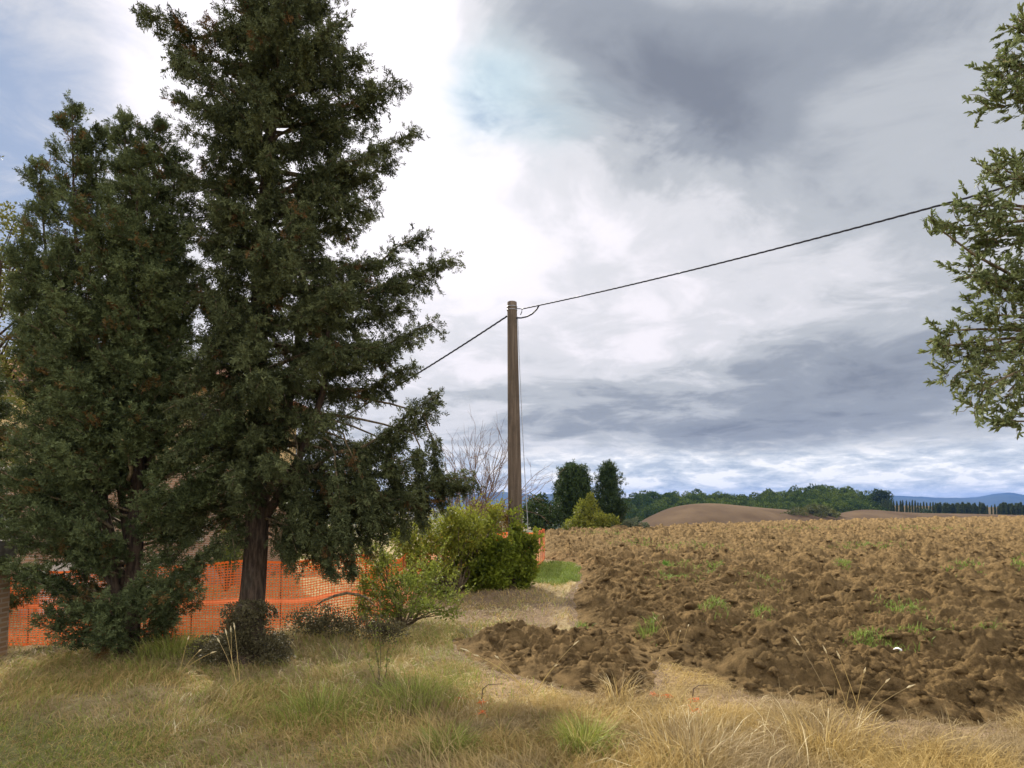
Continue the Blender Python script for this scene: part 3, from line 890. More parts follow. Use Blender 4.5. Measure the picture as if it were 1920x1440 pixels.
def bush(name, label, cat, px, pybase, d, lumps, n, size, mat, tpl=LEAF, stems=True, shell=0.45, twig='twig', parts=('foliage', 'stem'), gz=None, r0=0.02, shoots=0):
    """bush whose lumps are (px, py, depth offset, radius x, y, z in metres)"""
    b = P(px, pybase, d)
    b[2] = hgt(b[0], b[1]) if gz is None else gz
    t = thing(name, label, cat, b)
    bl = [(P(l[0], l[1], d + l[2]), np.array(l[3:6], float)) for l in lumps]
    mb = MB(); leaf_blobs(mb, bl, n, size, tpl, shell, sub=6)
    w = MB()
    if shoots: add_shoots(mb, w, bl, shoots, size)
    mb.build(parts[0], mat, t)
    if stems:
        branch_fan(w, b, bl, r0, 5); w.build(parts[1], M[twig], t, True)
    return t

def olive():
    base = np.array([5.75, 4.9, 0.0]); base[2] = hgt(base[0], base[1])
    t = thing('olive_tree', 'olive tree leaning in at the right edge with narrow grey green leaves against the sky', 'tree', base)
    tr = MB()
    top = base + np.array([-0.35, -0.1, 2.5])
    tr.tube(curve_pts(base, top, (0.12, 0, 0), 8, 0.02), np.interp(np.arange(8), [0, 1, 7], [0.24, 0.17, 0.11]), 10)
    lv, tw = MB(), MB()
    D = 4.6
    clumps = []   # (px, py, depth, radius)
    for px, py, dz, r in ((1895, 130, 0, .20), (1868, 190, .1, .17), (1925, 190, -.1, .2), (1960, 130, 0, .25), (1915, 60, 0.1, .10), (1950, 60, .1, .18),
                          (1885, 320, 0, .20), (1930, 340, .1, .25), (1850, 385, -.1, .17), (1815, 385, .1, .10), (1860, 450, .1, .22), (1920, 430, -.1, .25), (1765, 432, 0, .11), (1800, 425, 0.05, .08),
                          (1830, 520, 0, .17), (1880, 540, .1, .24), (1930, 540, -.1, .25), (1850, 590, 0, .17), (1915, 610, 0, .2),
                          (1768, 620, 0, .09), (1800, 655, .1, .15), (1765, 650, 0, .09), (1850, 660, 0, .22), (1910, 680, .1, .24), (1790, 705, .1, .13), (1835, 735, -.1, .17), (1890, 735, 0, .18), (1915, 775, 0, .13), (1890, 790, 0.1, .07)):
        clumps.append((P(px, py, D + dz), r))
    for k in range(34):    # the rest of the crown, beyond the edge of the picture
        a = random.uniform(-1.2, 1.9); el = random.uniform(-0.35, 1.25); q = random.uniform(.6, 1.0)
        c = np.array([5.75, 4.9, 4.6]) + q * np.array([1.9 * math.cos(a) * math.cos(el), 1.9 * math.sin(a) * math.cos(el), 1.9 * math.sin(el)])
        if proj(c[0], c[1], c[2])[0] > 1985: clumps.append((c, .33))
    hubs = [top + np.array(h) for h in ((-0.6, -.1, .5), (-0.7, 0, 1.2), (-.5, .1, 2.2), (-.2, .1, 3.0), (.6, .2, 1.2), (.4, .6, 1.8))]
    for h in hubs:
        tr.tube(curve_pts(top - np.array([0, 0, .1]), h, (0, 0, 0.05), 6, 0.03), np.linspace(0.07, 0.03, 6), 7)
    tr.build('trunk', M['bark'], t, True)
    for c, r in clumps:
        h = min(hubs, key=lambda q: np.linalg.norm(q - c))
        tw.tube(curve_pts(h, c, (0, 0, 0.05), 6, 0.02), np.linspace(0.022, 0.006, 6), 5)
        out = c - h; out /= np.linalg.norm(out) + 1e-9
        m = max(8, int(r * r * 640))
        for _ in range(m):
            o = c + RNG.normal(size=3) * r * 0.33
            d = out * 0.7 + RNG.normal(size=3) * 0.75 + np.array([0, 0, 0.15]); d /= np.linalg.norm(d)
            L = random.uniform(0.10, 0.22) * (0.7 + r)
            sub = curve_pts(o, o + d * L, RNG.normal(size=3) * 0.02, 4)
            tw.tube(sub, np.linspace(0.004, 0.0015, 4), 3, cap=False)
            k = int(20 + L * 85)
            u = RNG.random(k)[:, None]
            p = o + d * L * u
            dd = d * 1.1 + RNG.normal(size=(k, 3)) * 0.5
            tone = np.clip(random.random() * .4 + RNG.random(k) * 0.6, 0, 1)
            scatter(lv, OLEAF[0], OLEAF[1], p, dd, RNG.uniform(0.030, 0.056, k), tone)
    tw.build('branch', M['twig'], t, True)
    lv.build('crown', M['olive'], t)
olive()

def left_edge_tree():
    D = 13.5
    base = P(-130, 1180, D); base[2] = hgt(base[0], base[1])
    t = thing('broadleaf_tree', 'yellowish green broad leaved tree at the left edge behind the bushy cypress', 'tree', base)
    bl = [(P(px, py, D + dz), np.array([r, r, r * .85])) for px, py, dz, r in ((0, 410, 0, .55), (-40, 480, .3, .9), (40, 440, .1, .25), (20, 560, 0, .7), (60, 520, .2, .4), (-120, 420, 0, 1.1), (-160, 600, 0.4, 1.4), (-10, 680, 0, .8), (-60, 800, 0, 1.0), (-10, 292, 0, .14), (-230, 480, .4, 1.3), (70, 640, .3, .5), (20, 760, 0, .6), (5, 850, 0, .6), (45, 900, .2, .4), (30, 690, 0, .5))]
    mb = MB(); leaf_blobs(mb, bl, 26000, 0.085, LEAF, 0.25, sub=5); mb.build('crown', M['yellow_tree'], t)
    tr = MB(); top = base + np.array([0.15, 0, 3.4])
    tr.tube(curve_pts(base, top, (.1, 0, 0), 7, .03), np.linspace(.2, .12, 7), 9)
    branch_fan(tr, top, bl, .06); tr.build('trunk', M['bark'], t, True)
left_edge_tree()

# ------------------------------------------------------------------ utility pole, cables and wire
PD = 18.0
def pole():
    b = P(968, 1092, PD); b[2] = hgt(b[0], b[1]) - 0.1
    top = P(960, 567, PD)
    t = thing('utility_pole', 'tall round concrete utility pole rising from the ivy bush', 'utility pole', b)
    mb = MB()
    n = 40
    pts = np.array([b + (top - b) * k / (n - 1) for k in range(n)])
    rad = np.linspace(0.235, 0.142, n)
    mb.tube(np.vstack([pts, top + [0, 0, .012]]), np.append(rad, 0.125), 24)
    mb.build('shaft', M['concrete'], t, True)
    for dz in (0.14, 0.24):
        bd = MB(); c = top - np.array([0, 0, dz])
        th = np.linspace(0, 2 * math.pi, 25)
        ring = np.stack([c[0] + 0.151 * np.cos(th), c[1] + 0.151 * np.sin(th), np.full(25, c[2])], -1)
        bd.tube(ring, 0.011, 5, cap=False); bd.build('steel_band', M['steel'], t, True)
    hk = MB(); c = top - np.array([0, 0, .2])
    hk.tube([c + [.14, -.03, 0], c + [.24, -.05, -.01], c + [.30, -.07, -.03], c + [.29, -.07, -.12], c + [.25, -.06, -.2]], 0.014, 5); hk.build('cable_clamp', M['iron'], t, True)
    return top
POLE_TOP = pole()

def twisted(name, pts, r, label, cat):
    """bundle of three insulated cores twisted round each other"""
    pts = np.asarray(pts); mb = MB()
    n = len(pts); L = np.cumsum(np.r_[0, np.linalg.norm(np.diff(pts, axis=0), axis=1)])
    tan = np.gradient(pts, axis=0); tan /= np.linalg.norm(tan, axis=1)[:, None]
    a = np.cross(tan, [0, 0, 1.0]); a /= np.linalg.norm(a, axis=1)[:, None]; b = np.cross(tan, a)
    for k in range(3):
        ph = L / 0.55 * 2 * math.pi + k * 2.094
        mb.tube(pts + r * (a * np.cos(ph)[:, None] + b * np.sin(ph)[:, None]), r, 5)
    return tag(mb.build(name, M['cable'], smooth=True), label, cat)

def span(a, b, sag, n):
    t = np.linspace(0, 1, n)[:, None]
    return a + (b - a) * t - np.array([0, 0, 1]) * (4 * sag * t * (1 - t))

a0 = POLE_TOP + np.array([0.30, -0.06, -0.22])
e1 = P(1795, 376, 10.2); dirv = e1 - a0
far_end = a0 + dirv * 1.9
# sag chosen so that the bundle hangs through the photographed point
far_end[2] += 0.55
tt = 1 / 1.9
sag = ((a0 + (far_end - a0) * tt)[2] - e1[2]) / (4 * tt * (1 - tt))
main_c = span(a0, far_end, sag, 260)
loop = curve_pts(POLE_TOP + np.array([0.13, -0.08, -0.50]), main_c[9], (0.07, 0, -0.10), 14)
twisted('power_cable', main_c, 0.0105, 'thick twisted black cable rising from the pole top to the olive tree', 'cable')
twisted('jumper_cable', loop, 0.013, 'short black cable loop hanging at the right of the pole top', 'cable')
b0 = POLE_TOP + np.array([-0.15, 0.0, -0.42])
b1 = P(725, 730, 20.0)
end2 = b0 + (b1 - b0) * 1.72
twisted('power_cable', span(b0, end2, 0.10, 160), 0.014, 'twisted black cable dropping left from the pole top behind the tall cypress', 'cable')
g0 = POLE_TOP + np.array([0.17, -0.06, -0.45]); g1 = P(991, 1010, PD - .2)
mbw = MB(); mbw.tube(curve_pts(g0, g1, (-0.02, 0, 0), 30), 0.011, 5)
tag(mbw.build('earth_wire', M['steel'], smooth=True), 'thin slack grey wire hanging down beside the concrete pole into the ivy', 'wire')

# ------------------------------------------------------------------ orange safety netting
def net_run(t, path, heights, pitch=0.055, row=0.044, sw=0.0078, seedoff=0):
    """path: ground points; heights: top above each; returns nothing, builds parts of t"""
    path = np.asarray(path, float)
    L = np.r_[0, np.cumsum(np.linalg.norm(np.diff(path[:, :2], axis=0), axis=1))]
    tot = L[-1]
    def at(s, f):
        """point at distance s along, fraction f of the height"""
        s = np.asarray(s, float); f = np.asarray(f, float)
        x = np.interp(s, L, path[:, 0]); y = np.interp(s, L, path[:, 1]); z = np.interp(s, L, path[:, 2])
        H = np.interp(s, L, heights)
        w = 0.05 * (fbm(s * 1.3 + seedoff, f * 1.5, 3, 91) - 0.5) + 0.03 * np.sin(s * 9 + 2 * f) * 0.3
        sagz = -0.06 * np.abs(np.sin(s * math.pi / 1.9)) * f + 0.03 * (fbm(s * 2.2, f * 3 + seedoff, 2, 93) - 0.5)
        return np.stack([x + w * 0.3, y + w, z + f * H + sagz], -1)
    mb = MB()
    # vertical strands
    nv = int(tot / pitch); fs = np.linspace(0.0, 1.0, 14)
    for k in range(nv + 1):
        s0 = k * tot / nv
        jit = 0.006 * np.sin(fs * 11 + k)
        l = at(np.full(14, s0) - sw * 0.8 + jit, fs); r = at(np.full(14, s0) + sw * 0.8 + jit, fs)
        v = np.concatenate([l, r]); i = np.arange(13)
        mb.add(v, np.stack([i, i + 14, i + 15, i + 1], -1), random.random())
    nh = int(np.mean(heights) / row); ss = np.arange(0, tot + 0.05, 0.09)
    for k in range(nh + 1):
        f = k / nh
        w = sw * (1.0 if 0 < k < nh else 2.6)
        lo = at(ss, np.full(len(ss), f)); up = lo + np.array([0, 0.0015, 2 * w])
        v = np.concatenate([lo, up]); i = np.arange(len(ss) - 1); m = len(ss)
        mb.add(v + [0, -0.003, 0], np.stack([i, i + 1, i + m + 1, i + m], -1), random.random())
    mb.build('netting', M['net'], t)
    bd = MB()
    lo = at(ss, np.full(len(ss), 0.52)); up = at(ss, np.full(len(ss), 0.575))
    v = np.concatenate([lo + [0, -0.008, 0], up + [0, -0.008, 0]]); i = np.arange(len(ss) - 1); m = len(ss)
    bd.add(v, np.stack([i, i + 1, i + m + 1, i + m], -1)); bd.build('band', M['band'], t)
    k = 0.35
    while k < tot:
        rb = MB(); q0 = at(k, 0.0); q1 = at(k, 1.0)
        rb.tube([q0 + [0, .02, -.1], q1 + [random.uniform(-.03, .03), .02, random.uniform(.02, .16)]], 0.008, 6)
        rb.build('post', M['rod'], t, True)
        k += random.uniform(1.0, 1.7)

def ground_at(px, d):
    p = P(px, 1100, d); p[2] = hgt(p[0], p[1]); return p

def fences():
    path = [ground_at(14, 10.6), ground_at(200, 10.8), ground_at(400, 11.0), ground_at(560, 11.4), ground_at(700, 12.2)]
    t = thing('safety_fence', 'long orange plastic safety net behind the two cypresses', 'safety fence', path[0])
    net_run(t, path, [1.26, 1.36, 1.50, 1.56, 1.55])
    path = [ground_at(700, 12.25), ground_at(780, 17.5), ground_at(930, 20.6), ground_at(1003, 21.2), ground_at(1022, 27.5)]
    t = thing('safety_fence', 'orange safety net turning the corner behind the ivy bush at the pole', 'safety fence', path[0])
    net_run(t, path, [1.2, 1.25, 1.38, 1.42, 1.3], 0.06, 0.05, 0.011, 40)
fences()

# ------------------------------------------------------------------ house behind the trees
def house():
    Y = 20.0
    DEP = 5.0; xr = P(556, 900, Y + DEP)[0]; x0 = -21.0; g = -0.6
    def z(py): return P(0, py, Y)[2]
    t = thing('house', 'ochre and brick country house half hidden behind the cypresses', 'house', (xr, Y, g))
    zb, ze = 3.55, z(722)
    b = MB(); b.box((x0, Y, g), (xr, Y + DEP, zb)); b.build('brick_wall', M['brick'], t)
    b = MB(); b.box((x0 + .03, Y + .03, zb), (xr - .03, Y + DEP - .03, ze)); b.build('plaster_wall', M['plaster'], t)
    b = MB(); b.box((x0 - .03, Y - .05, zb - .02), (xr + .05, Y + .028, zb + .10)); b.build('string_course', M['sill'], t)
    b = MB(); b.box((x0 - .03, Y - .04, ze - .42), (xr + .04, Y + .028, ze - .36)); b.build('cornice', M['sill'], t)
    # hipped roof with projecting eaves and tile rows
    r = MB(); o = 0.55
    A = [(x0 - o, Y - o, ze), (xr + o, Y - o, ze), (xr + o, Y + DEP + o, ze), (x0 - o, Y + DEP + o, ze)]
    zt = ze + 1.35
    Rg = [(x0 + 3, Y + DEP / 2, zt), (xr - 2.5, Y + DEP / 2, zt)]
    lo = [(p[0], p[1], p[2] - .10) for p in A]
    r.add(A + Rg + lo, [(0, 1, 5, 4), (2, 3, 4, 5), (0, 6, 7, 1), (1, 7, 8, 2), (2, 8, 9, 3), (3, 9, 6, 0), (6, 9, 8, 7)])
    r.add(A + Rg, [(1, 2, 5), (3, 0, 4)])
    rf = r.build('roof', M['roof_tile'], t)
    tl = MB()
    for k in range(64):
        xx = x0 - .3 + (xr + o - x0) * k / 63
        f0 = np.array([xx, Y - o - .02, ze + .03])
        lim = min(1.0, max(0.05, (xr + o - xx) / 3.05))
        f1 = f0 + (np.array([xx, Y + DEP / 2, zt + .03]) - f0) * lim
        tl.tube([f0, f1], 0.07, 6)
    tl.build('tile_row', M['roof_tile'], rf, True)
    ch = MB(); ch.box((-14.2, Y + 1.9, zt - .8), (-13.4, Y + 2.7, zt + .75)); ch.box((-14.28, Y + 1.82, zt + .75), (-13.32, Y + 2.78, zt + .85)); ch.build('chimney', M['brick'], rf)
    gt = MB(); gt.tube([(x0, Y - .62, ze - .03), (xr + .5, Y - .62, ze - .03)], .07, 8); gt.build('gutter', M['rod'], t, True)
    def window(px, y0, y1, hw, bars=False):
        cx = P(px, 900, Y)[0]; zl, zh = z(y1), z(y0)
        fr = MB(); e = .06; yy = Y - .03 if zl < zb else Y
        fr.box((cx - hw - e, yy - .04, zl), (cx - hw, yy + .06, zh)); fr.box((cx + hw, yy - .04, zl), (cx + hw + e, yy + .06, zh))
        fr.box((cx - hw - e, yy - .04, zh), (cx + hw + e, yy + .06, zh + .1)); fr.box((cx - .03, yy - .035, zl), (cx + .03, yy + .06, zh))
        w = fr.build('window', M['wood_frame'], t)
        gl = MB(); gl.box((cx - hw, yy - .008, zl), (cx - .031, yy + .02, zh)); gl.box((cx + .031, yy - .008, zl), (cx + hw, yy + .02, zh)); gl.build('pane', M['glass'], w)
        si = MB(); si.box((cx - hw - .16, yy - .14, zl - .1), (cx + hw + .16, yy + .05, zl - .002)); si.build('sill', M['sill'], w)
        if bars:
            br = MB()
            for k in range(7):
                bx = cx - hw + 2 * hw * k / 6
                br.tube([(bx, yy - .09, zl), (bx, yy - .09, zh)], .014, 6)
            for q in (.2, .8):
                br.tube([(cx - hw, yy - .09, zl + (zh - zl) * q), (cx + hw, yy - .09, zl + (zh - zl) * q)], .012, 6)
            br.build('grating', M['iron'], w, True)
    window(352, 955, 1008, .42); window(395, 772, 842, .45); window(14, 935, 1005, .30, True); window(120, 772, 842, .45)
    dp = MB(); dp.tube([(P(404, 900, Y)[0] + .7, Y - .1, g), (P(404, 900, Y)[0] + .7, Y - .1, ze - .1)], .045, 8); dp.build('downpipe', M['rod'], t, True)
house()

def gate_pillar():
    Y = 8.75
    xr = P(17, 1150, Y + .5)[0]; g = hgt(xr, Y) - .1
    t = thing('gate_pillar', 'brick gate pillar with grey stone cap at the left edge', 'gate pillar', (xr - .25, Y + .25, g))
    zt = P(0, 1050, Y)[2]; zc = P(0, 1016, Y)[2]
    b = MB(); b.box((xr - .5, Y, g), (xr, Y + .5, zt)); b.build('shaft', M['brick_pillar'], t)
    c = MB()
    for k, (e, z0, z1) in enumerate(((.045, zt, zt + .09), (.06, zt + .09, zt + .20), (.03, zt + .20, zc))):
        c.box((xr - .5 - e, Y - e, z0), (xr + e, Y + .5 + e, z1))
    c.build('cap', M['stone'], t)
    h = MB(); h.tube([(xr + .03, Y + .02, g), (xr + .03, Y + .02, zt - .05)], .022, 8); h.build('hinge_post', M['iron'], t, True)
    # low wall pier of the yard further back
    Y2 = 14.0; x2 = P(52, 1050, Y2)[0]; g2 = hgt(x2, Y2) - .1
    t2 = thing('brick_pier', 'red brick pier of the yard wall seen between the gate pillar and the bushy cypress', 'wall pier', (x2, Y2, g2))
    b = MB(); b.box((x2 - .16, Y2, g2), (x2 + .16, Y2 + .4, P(0, 1026, Y2)[2])); b.build('shaft', M['brick'], t2)
    c = MB(); c.box((x2 - .2, Y2 - .04, P(0, 1026, Y2)[2]), (x2 + .2, Y2 + .44, P(0, 1018, Y2)[2])); c.build('cap', M['stone'], t2)
    w = MB(); w.box((x2 + .16, Y2 + .12, g2), (x2 + 2.9, Y2 + .3, P(0, 1058, Y2)[2]))
    t3 = tag(w.build('yard_wall', M['sill']), 'low pale plastered yard wall running right from the brick pier', 'wall')
gate_pillar()

# ------------------------------------------------------------------ stump, fallen branch, shrubs round the trees
def stump():
    D = 9.15
    c = P(462, 1205, D); c[2] = hgt(c[0], c[1])
    t = thing('tree_stump', 'old tree stump smothered in dark ivy in front of the tall cypress trunk', 'tree stump', c)
    mb = MB(); n = 9
    zs = np.linspace(-.05, .82, n)
    mb.tube(np.stack([c[0] + .02 * np.sin(zs * 5), np.full(n, c[1]), c[2] + zs], -1), np.interp(zs, [-.05, .3, .7, .82], [.36, .24, .18, .12]), 14)
    mb.build('wood', M['bark'], t, True)
    lv = MB()
    leaf_blobs(lv, [(c + [0, -.12, .5], np.array([.34, .28, .3])), (c + [0, 0, .62], np.array([.40, .38, .30])), (c + [0, -.05, .3], np.array([.56, .52, .36])), (c + [-.32, -.1, .12], np.array([.42, .4, .24])), (c + [.36, -.1, .16], np.array([.38, .4, .26])), (c + [.1, 0, .75], np.array([.3, .3, .16]))], 20000, 0.036, LEAF, 0.5, 0.0, sub=6)
    lv.build('ivy_leaves', M['ivy_dark'], t)
stump()

def undergrowth():
    # ivy and leaf litter along the lip of the yard: uncountable ground cover
    mb = MB()
    for px, py, dz, rx, rz in ((60, 1236, 0, .7, .06), (140, 1226, 0, .7, .08), (210, 1214, 0, .8, .14), (280, 1205, 0, .7, .16), (350, 1195, 0, .6, .14), (570, 1150, 0, .45, .26), (620, 1150, 0, .5, .30), (680, 1145, .2, .5, .28), (730, 1150, 0, .45, .24), (520, 1190, 0, .5, .16), (400, 1210, 0, .5, .16)):
        p = G(px, py); p[2] = hgt(p[0], p[1]) + rz * .4
        if py <= 1150: p = P(px, py, 9.9); p[2] = hgt(p[0], p[1]) + .28
        leaf_blobs(mb, [(p, np.array([rx, .45, rz]))], 1700, 0.038, LEAF, 0.2, 0.5, sub=3)
    kind(mb.build('ivy_ground_cover', M['ivy_dark']), 'stuff')
undergrowth()

def fallen_branch():
    D = 9.7
    pts = np.array([P(592, 1136, D), P(606, 1126, D), P(628, 1117, D), P(650, 1112, D - .1), P(672, 1115, D - .15), P(688, 1121, D - .2), P(704, 1138, D - .2)])
    mb = MB(); mb.tube(pts, [.008, .016, .022, .022, .019, .014, .008], 8)
    tag(mb.build('fallen_branch', M['twig'], smooth=True), 'bent brown fallen branch arching over the grass in front of the orange net', 'branch')
fallen_branch()

# bushes around the pole
bush('ivy_bush', 'dense dark green ivy bush wrapped round the foot of the concrete pole', 'bush', 960, 1105, 17.6,
     [(975, 1022, -.35, .36, .42, .40), (945, 1048, -.5, .70, .6, .5), (900, 1055, -.3, .85, .7, .5), (988, 1058, -.4, .36, .5, .45), (860, 1068, -.1, .6, .6, .45), (925, 1078, -.8, .75, .5, .4), (985, 1085, -.6, .32, .4, .35), (835, 1080, -.6, .45, .5, .35), (966, 990, -.05, .2, .26, .2), (905, 1095, -.6, .7, .4, .15), (998, 1015, -.3, .12, .2, .16), (1002, 1030, -.5, .12, .2, .16), (870, 1035, -.4, .4, .4, .3), (930, 1020, -.6, .4, .4, .25), (830, 1095, -.7, .4, .4, .2)],
     14000, 0.125, M['ivy'], shell=0.3, shoots=70)
bush('yellow_shrub', 'yellow green shrub growing left of the pole behind the ivy bush', 'shrub', 860, 1095, 16.6,
     [(840, 985, .2, .75, .7, .6), (885, 975, .3, .6, .7, .5), (800, 1005, 0, .7, .7, .6), (915, 985, 1.0, .4, .6, .35), (780, 1040, -.3, .65, .6, .5), (850, 1025, 0, .8, .7, .5), (750, 1015, 0, .5, .6, .5), (800, 1070, -.5, .7, .6, .4), (745, 1060, -.3, .5, .6, .45), (860, 1000, .9, .5, .5, .4), (905, 1010, .8, .4, .4, .3), (930, 965, .9, .3, .4, .3), (840, 1075, -.2, .5, .5, .25), (780, 1090, -.6, .6, .5, .25), (700, 1080, -.2, .5, .5, .4)],
     15000, 0.080, M['shrub_yellow'], shell=0.1, shoots=150)
bush('bramble', 'loose yellow green bramble under the hanging cypress branches', 'bramble', 755, 1168, 12.0,
     [(720, 1060, 0, .30, .3, .30), (755, 1085, -.2, .45, .4, .34), (790, 1105, .2, .40, .4, .3), (735, 1115, -.4, .45, .4, .3), (700, 1095, .1, .26, .3, .40), (815, 1070, .6, .35, .3, .3), (780, 1140, -.7, .5, .4, .22), (705, 1040, .1, .14, .2, .26), (720, 1150, -.5, .45, .4, .2), (835, 1120, .2, .4, .4, .25), (840, 1150, -.2, .35, .35, .14), (680, 1140, 0, .3, .3, .25)],
     4600, 0.060, M['shrub_green'], shell=0.05, shoots=120)
bush('yard_shrub', 'small green shrub growing against the brick house wall left of the trunk', 'shrub', 425, 1075, 18.2,
     [(425, 1000, 0, .4, .3, .45), (440, 1030, 0, .5, .4, .4), (405, 1040, 0, .45, .4, .35), (432, 1050, 0, .6, .4, .3)],
     2600, 0.07, M['shrub_green'], shell=0.1)
bush('yard_shrub', 'green shrub at the right corner of the house seen right of the tall cypress trunk', 'shrub', 590, 1080, 24.0,
     [(575, 1010, 0, .7, .5, .7), (610, 1020, .2, .7, .5, .6), (640, 1010, .3, .7, .5, .7), (590, 1050, 0, .9, .5, .5), (545, 1040, 0, .5, .4, .4), (680, 1030, .2, .8, .5, .6)],
     5000, 0.09, M['shrub_green'], shell=0.1, shoots=20)

bush('scrub', 'reddish golden scrub behind the bare twigs, just left of the pole', 'shrub', 925, 1040, 25.0,
     [(915, 960, 0, .55, .6, .45), (940, 965, .3, .5, .5, .4), (890, 950, .2, .5, .5, .4), (955, 975, .4, .4, .4, .4), (930, 990, 0, .8, .6, .4), (870, 970, 0, .6, .5, .4), (920, 1020, 0, .9, .6, .5)], 9000, .08, M['scrub'], shell=.1)

def bare_shrub():
    D = 19.6
    mb = MB()
    def grow(p, d, L, r, lvl):
        e = p + d * L
        q = curve_pts(p, e, RNG.normal(size=3) * L * 0.06, 5)
        mb.tube(q, np.linspace(r, r * .55, 5), 5 if lvl < 2 else 4, cap=False)
        if lvl == 4: return
        for k in range(3 if lvl < 3 else 2):
            t = random.uniform(.35, 1.0)
            o = p + (e - p) * t
            nd = d + RNG.normal(size=3) * 0.42 + np.array([0, 0, .12]); nd /= np.linalg.norm(nd)
            grow(o, nd, L * random.uniform(.5, .75), r * .6, lvl + 1)
    b = P(885, 1060, D); b[2] = hgt(b[0], b[1])
    for px, py in ((815, 870), (832, 862), (845, 850), (870, 850), (885, 870), (925, 845), (900, 890), (938, 900), (860, 900), (815, 905)):
        tip = P(px, py, D + random.uniform(-.3, .5)); d = tip - b; L = np.linalg.norm(d)
        grow(b + RNG.normal(size=3) * [.2, .2, 0], d / L, L * 0.66, 0.030, 0)
    tag(mb.build('bare_shrub', M['bare_twig'], smooth=True), 'leafless reddish shrub of thin twigs standing behind the yellow shrub beside the pole', 'shrub')
bare_shrub()

# ------------------------------------------------------------------ trees and bushes across the field
def conifer(name, label, px, pyt, pyb, d, hw, mat, n=1400, ragged=.35, top_w=0.15, sp=.55, cone=False):
    b = P(px, pyb, d); top = P(px, pyt, d)
    t = thing(name, label, 'tree', b)
    tr = MB(); tr.tube([b - [0, 0, 1.5], b + [0, 0, 1], top - [0, 0, .5]], [.24, .2, .04], 8); tr.build('trunk', M['bark'], t, True)
    mb = MB(); H = top[2] - b[2]
    m = 62
    for k in range(m):
        u = (k + random.random()) / m
        z = b[2] + .3 + u * (H - .3)
        w = hw * (top_w + (1 - top_w) * math.sin(min(1, (1 - u) * 1.7 + .05) * math.pi / 2)) * random.uniform(1 - ragged, 1.08)
        if cone: w = hw * ((1 - u) ** .62 * (1 if u > .15 else .7) + .06) * random.uniform(1 - ragged, 1.08)
        az = k * 2.4
        e = np.array([b[0] + math.cos(az) * w, b[1] + math.sin(az) * w, z + .25])
        s0 = np.array([b[0], b[1], z])
        q = max(8, int(n / m)); uu = RNG.random(q)[:, None] ** .6
        p = s0 + (e - s0) * uu + RNG.normal(size=(q, 3)) * .22
        add_sprays(mb, p, (e - s0) * .5 + RNG.normal(size=(q, 3)) * .5 + [0, 0, .35], RNG.uniform(sp * .7, sp * 1.3, q), np.clip(RNG.random() * .5 + RNG.random(q) * .5, 0, 1))
    mb.build('crown', mat, t)

conifer('pine_tree', 'dark round topped evergreen standing across the field left of the thinner one', 1075, 884, 985, 56, 1.5, M['mid_dark'], 3600, .18, .45)
conifer('pine_tree', 'dark ragged conifer across the field, the tallest one right of the round evergreen', 1141, 878, 985, 57, 2.1, M['mid_dark'], 2300, .55, .1, .42, True)
def mid_bush(label, px, d, lumps, n, size, mat, name='bush'):
    s = d / F
    bush(name, label, 'bush', px, 1000, d, [(x, y, dz, rx * s, max(rx, rz) * s, rz * s) for x, y, dz, rx, rz in lumps], n, size, mat, shell=.35, r0=.05)
mid_bush('big dark green bush just right of the pole at the field corner', 1016, 50, [(1010, 960, 0, 26, 34), (1035, 965, .4, 22, 32), (993, 955, 0, 14, 28), (1020, 985, -.4, 32, 18), (1048, 975, .5, 12, 22), (990, 975, -.3, 14, 22), (1015, 935, .3, 14, 14)], 5200, .22, M['mid_dark'])
mid_bush('yellow green autumn bush in front of the two dark evergreens', 1100, 52, [(1095, 955, 0, 20, 26), (1085, 975, -.5, 20, 20), (1110, 950, .5, 16, 22), (1120, 975, -.4, 26, 18), (1145, 978, -.4, 18, 16), (1065, 985, -.6, 18, 14), (1100, 985, -.8, 34, 12)], 4400, .20, M['mid_yellow'])
mid_bush('dark low evergreen bush at the foot of the ragged conifer', 1158, 57, [(1160, 950, 0, 12, 24), (1165, 970, 0, 9, 14)], 1300, .2, M['mid_dark'])
mid_bush('pale grey green rounded bush at the end of the bush row', 1192, 54, [(1185, 982, 0, 16, 12), (1205, 986, 0, 15, 9), (1175, 985, 0, 10, 10)], 1500, .16, M['mid_pale'])

# ------------------------------------------------------------------ far hills, woods and cypress rows
def hill(name, prof, d, d0, d1, zlow, mat, nd=40, bump=0.0):
    px = np.array([p[0] for p in prof], float); py = np.array([p[1] for p in prof], float)
    xs = np.linspace(px[0], px[-1], 140); ys = np.interp(xs, px, py)
    k = np.ones(9) / 9; ys = np.convolve(np.pad(ys, 4, 'edge'), k, 'valid')
    mb = MB(); V = []
    for x, yv in zip(xs, ys):
        top = P(x, yv, d)
        for j in range(nd):
            dd = d0 + (d1 - d0) * j / (nd - 1)
            u = (dd - d) / (d - d0) if dd < d else (dd - d) / (d1 - d)
            z = top[2] + (zlow - top[2]) * (u * u * (3 - 2 * abs(u)))
            q = P(x, 900, dd); V.append((q[0], q[1], z + bump * (fbm(np.array([q[0] * .01]), np.array([q[1] * .01]), 3, 7)[0] - .5)))
    i = np.arange(139)[:, None] * nd; j = np.arange(nd - 1)[None]
    f = np.stack([i + j, i + nd + j, i + nd + j + 1, i + j + 1], -1).reshape(-1, 4)
    mb.add(V, f)
    return kind(mb.build(name, mat, smooth=True), 'structure')

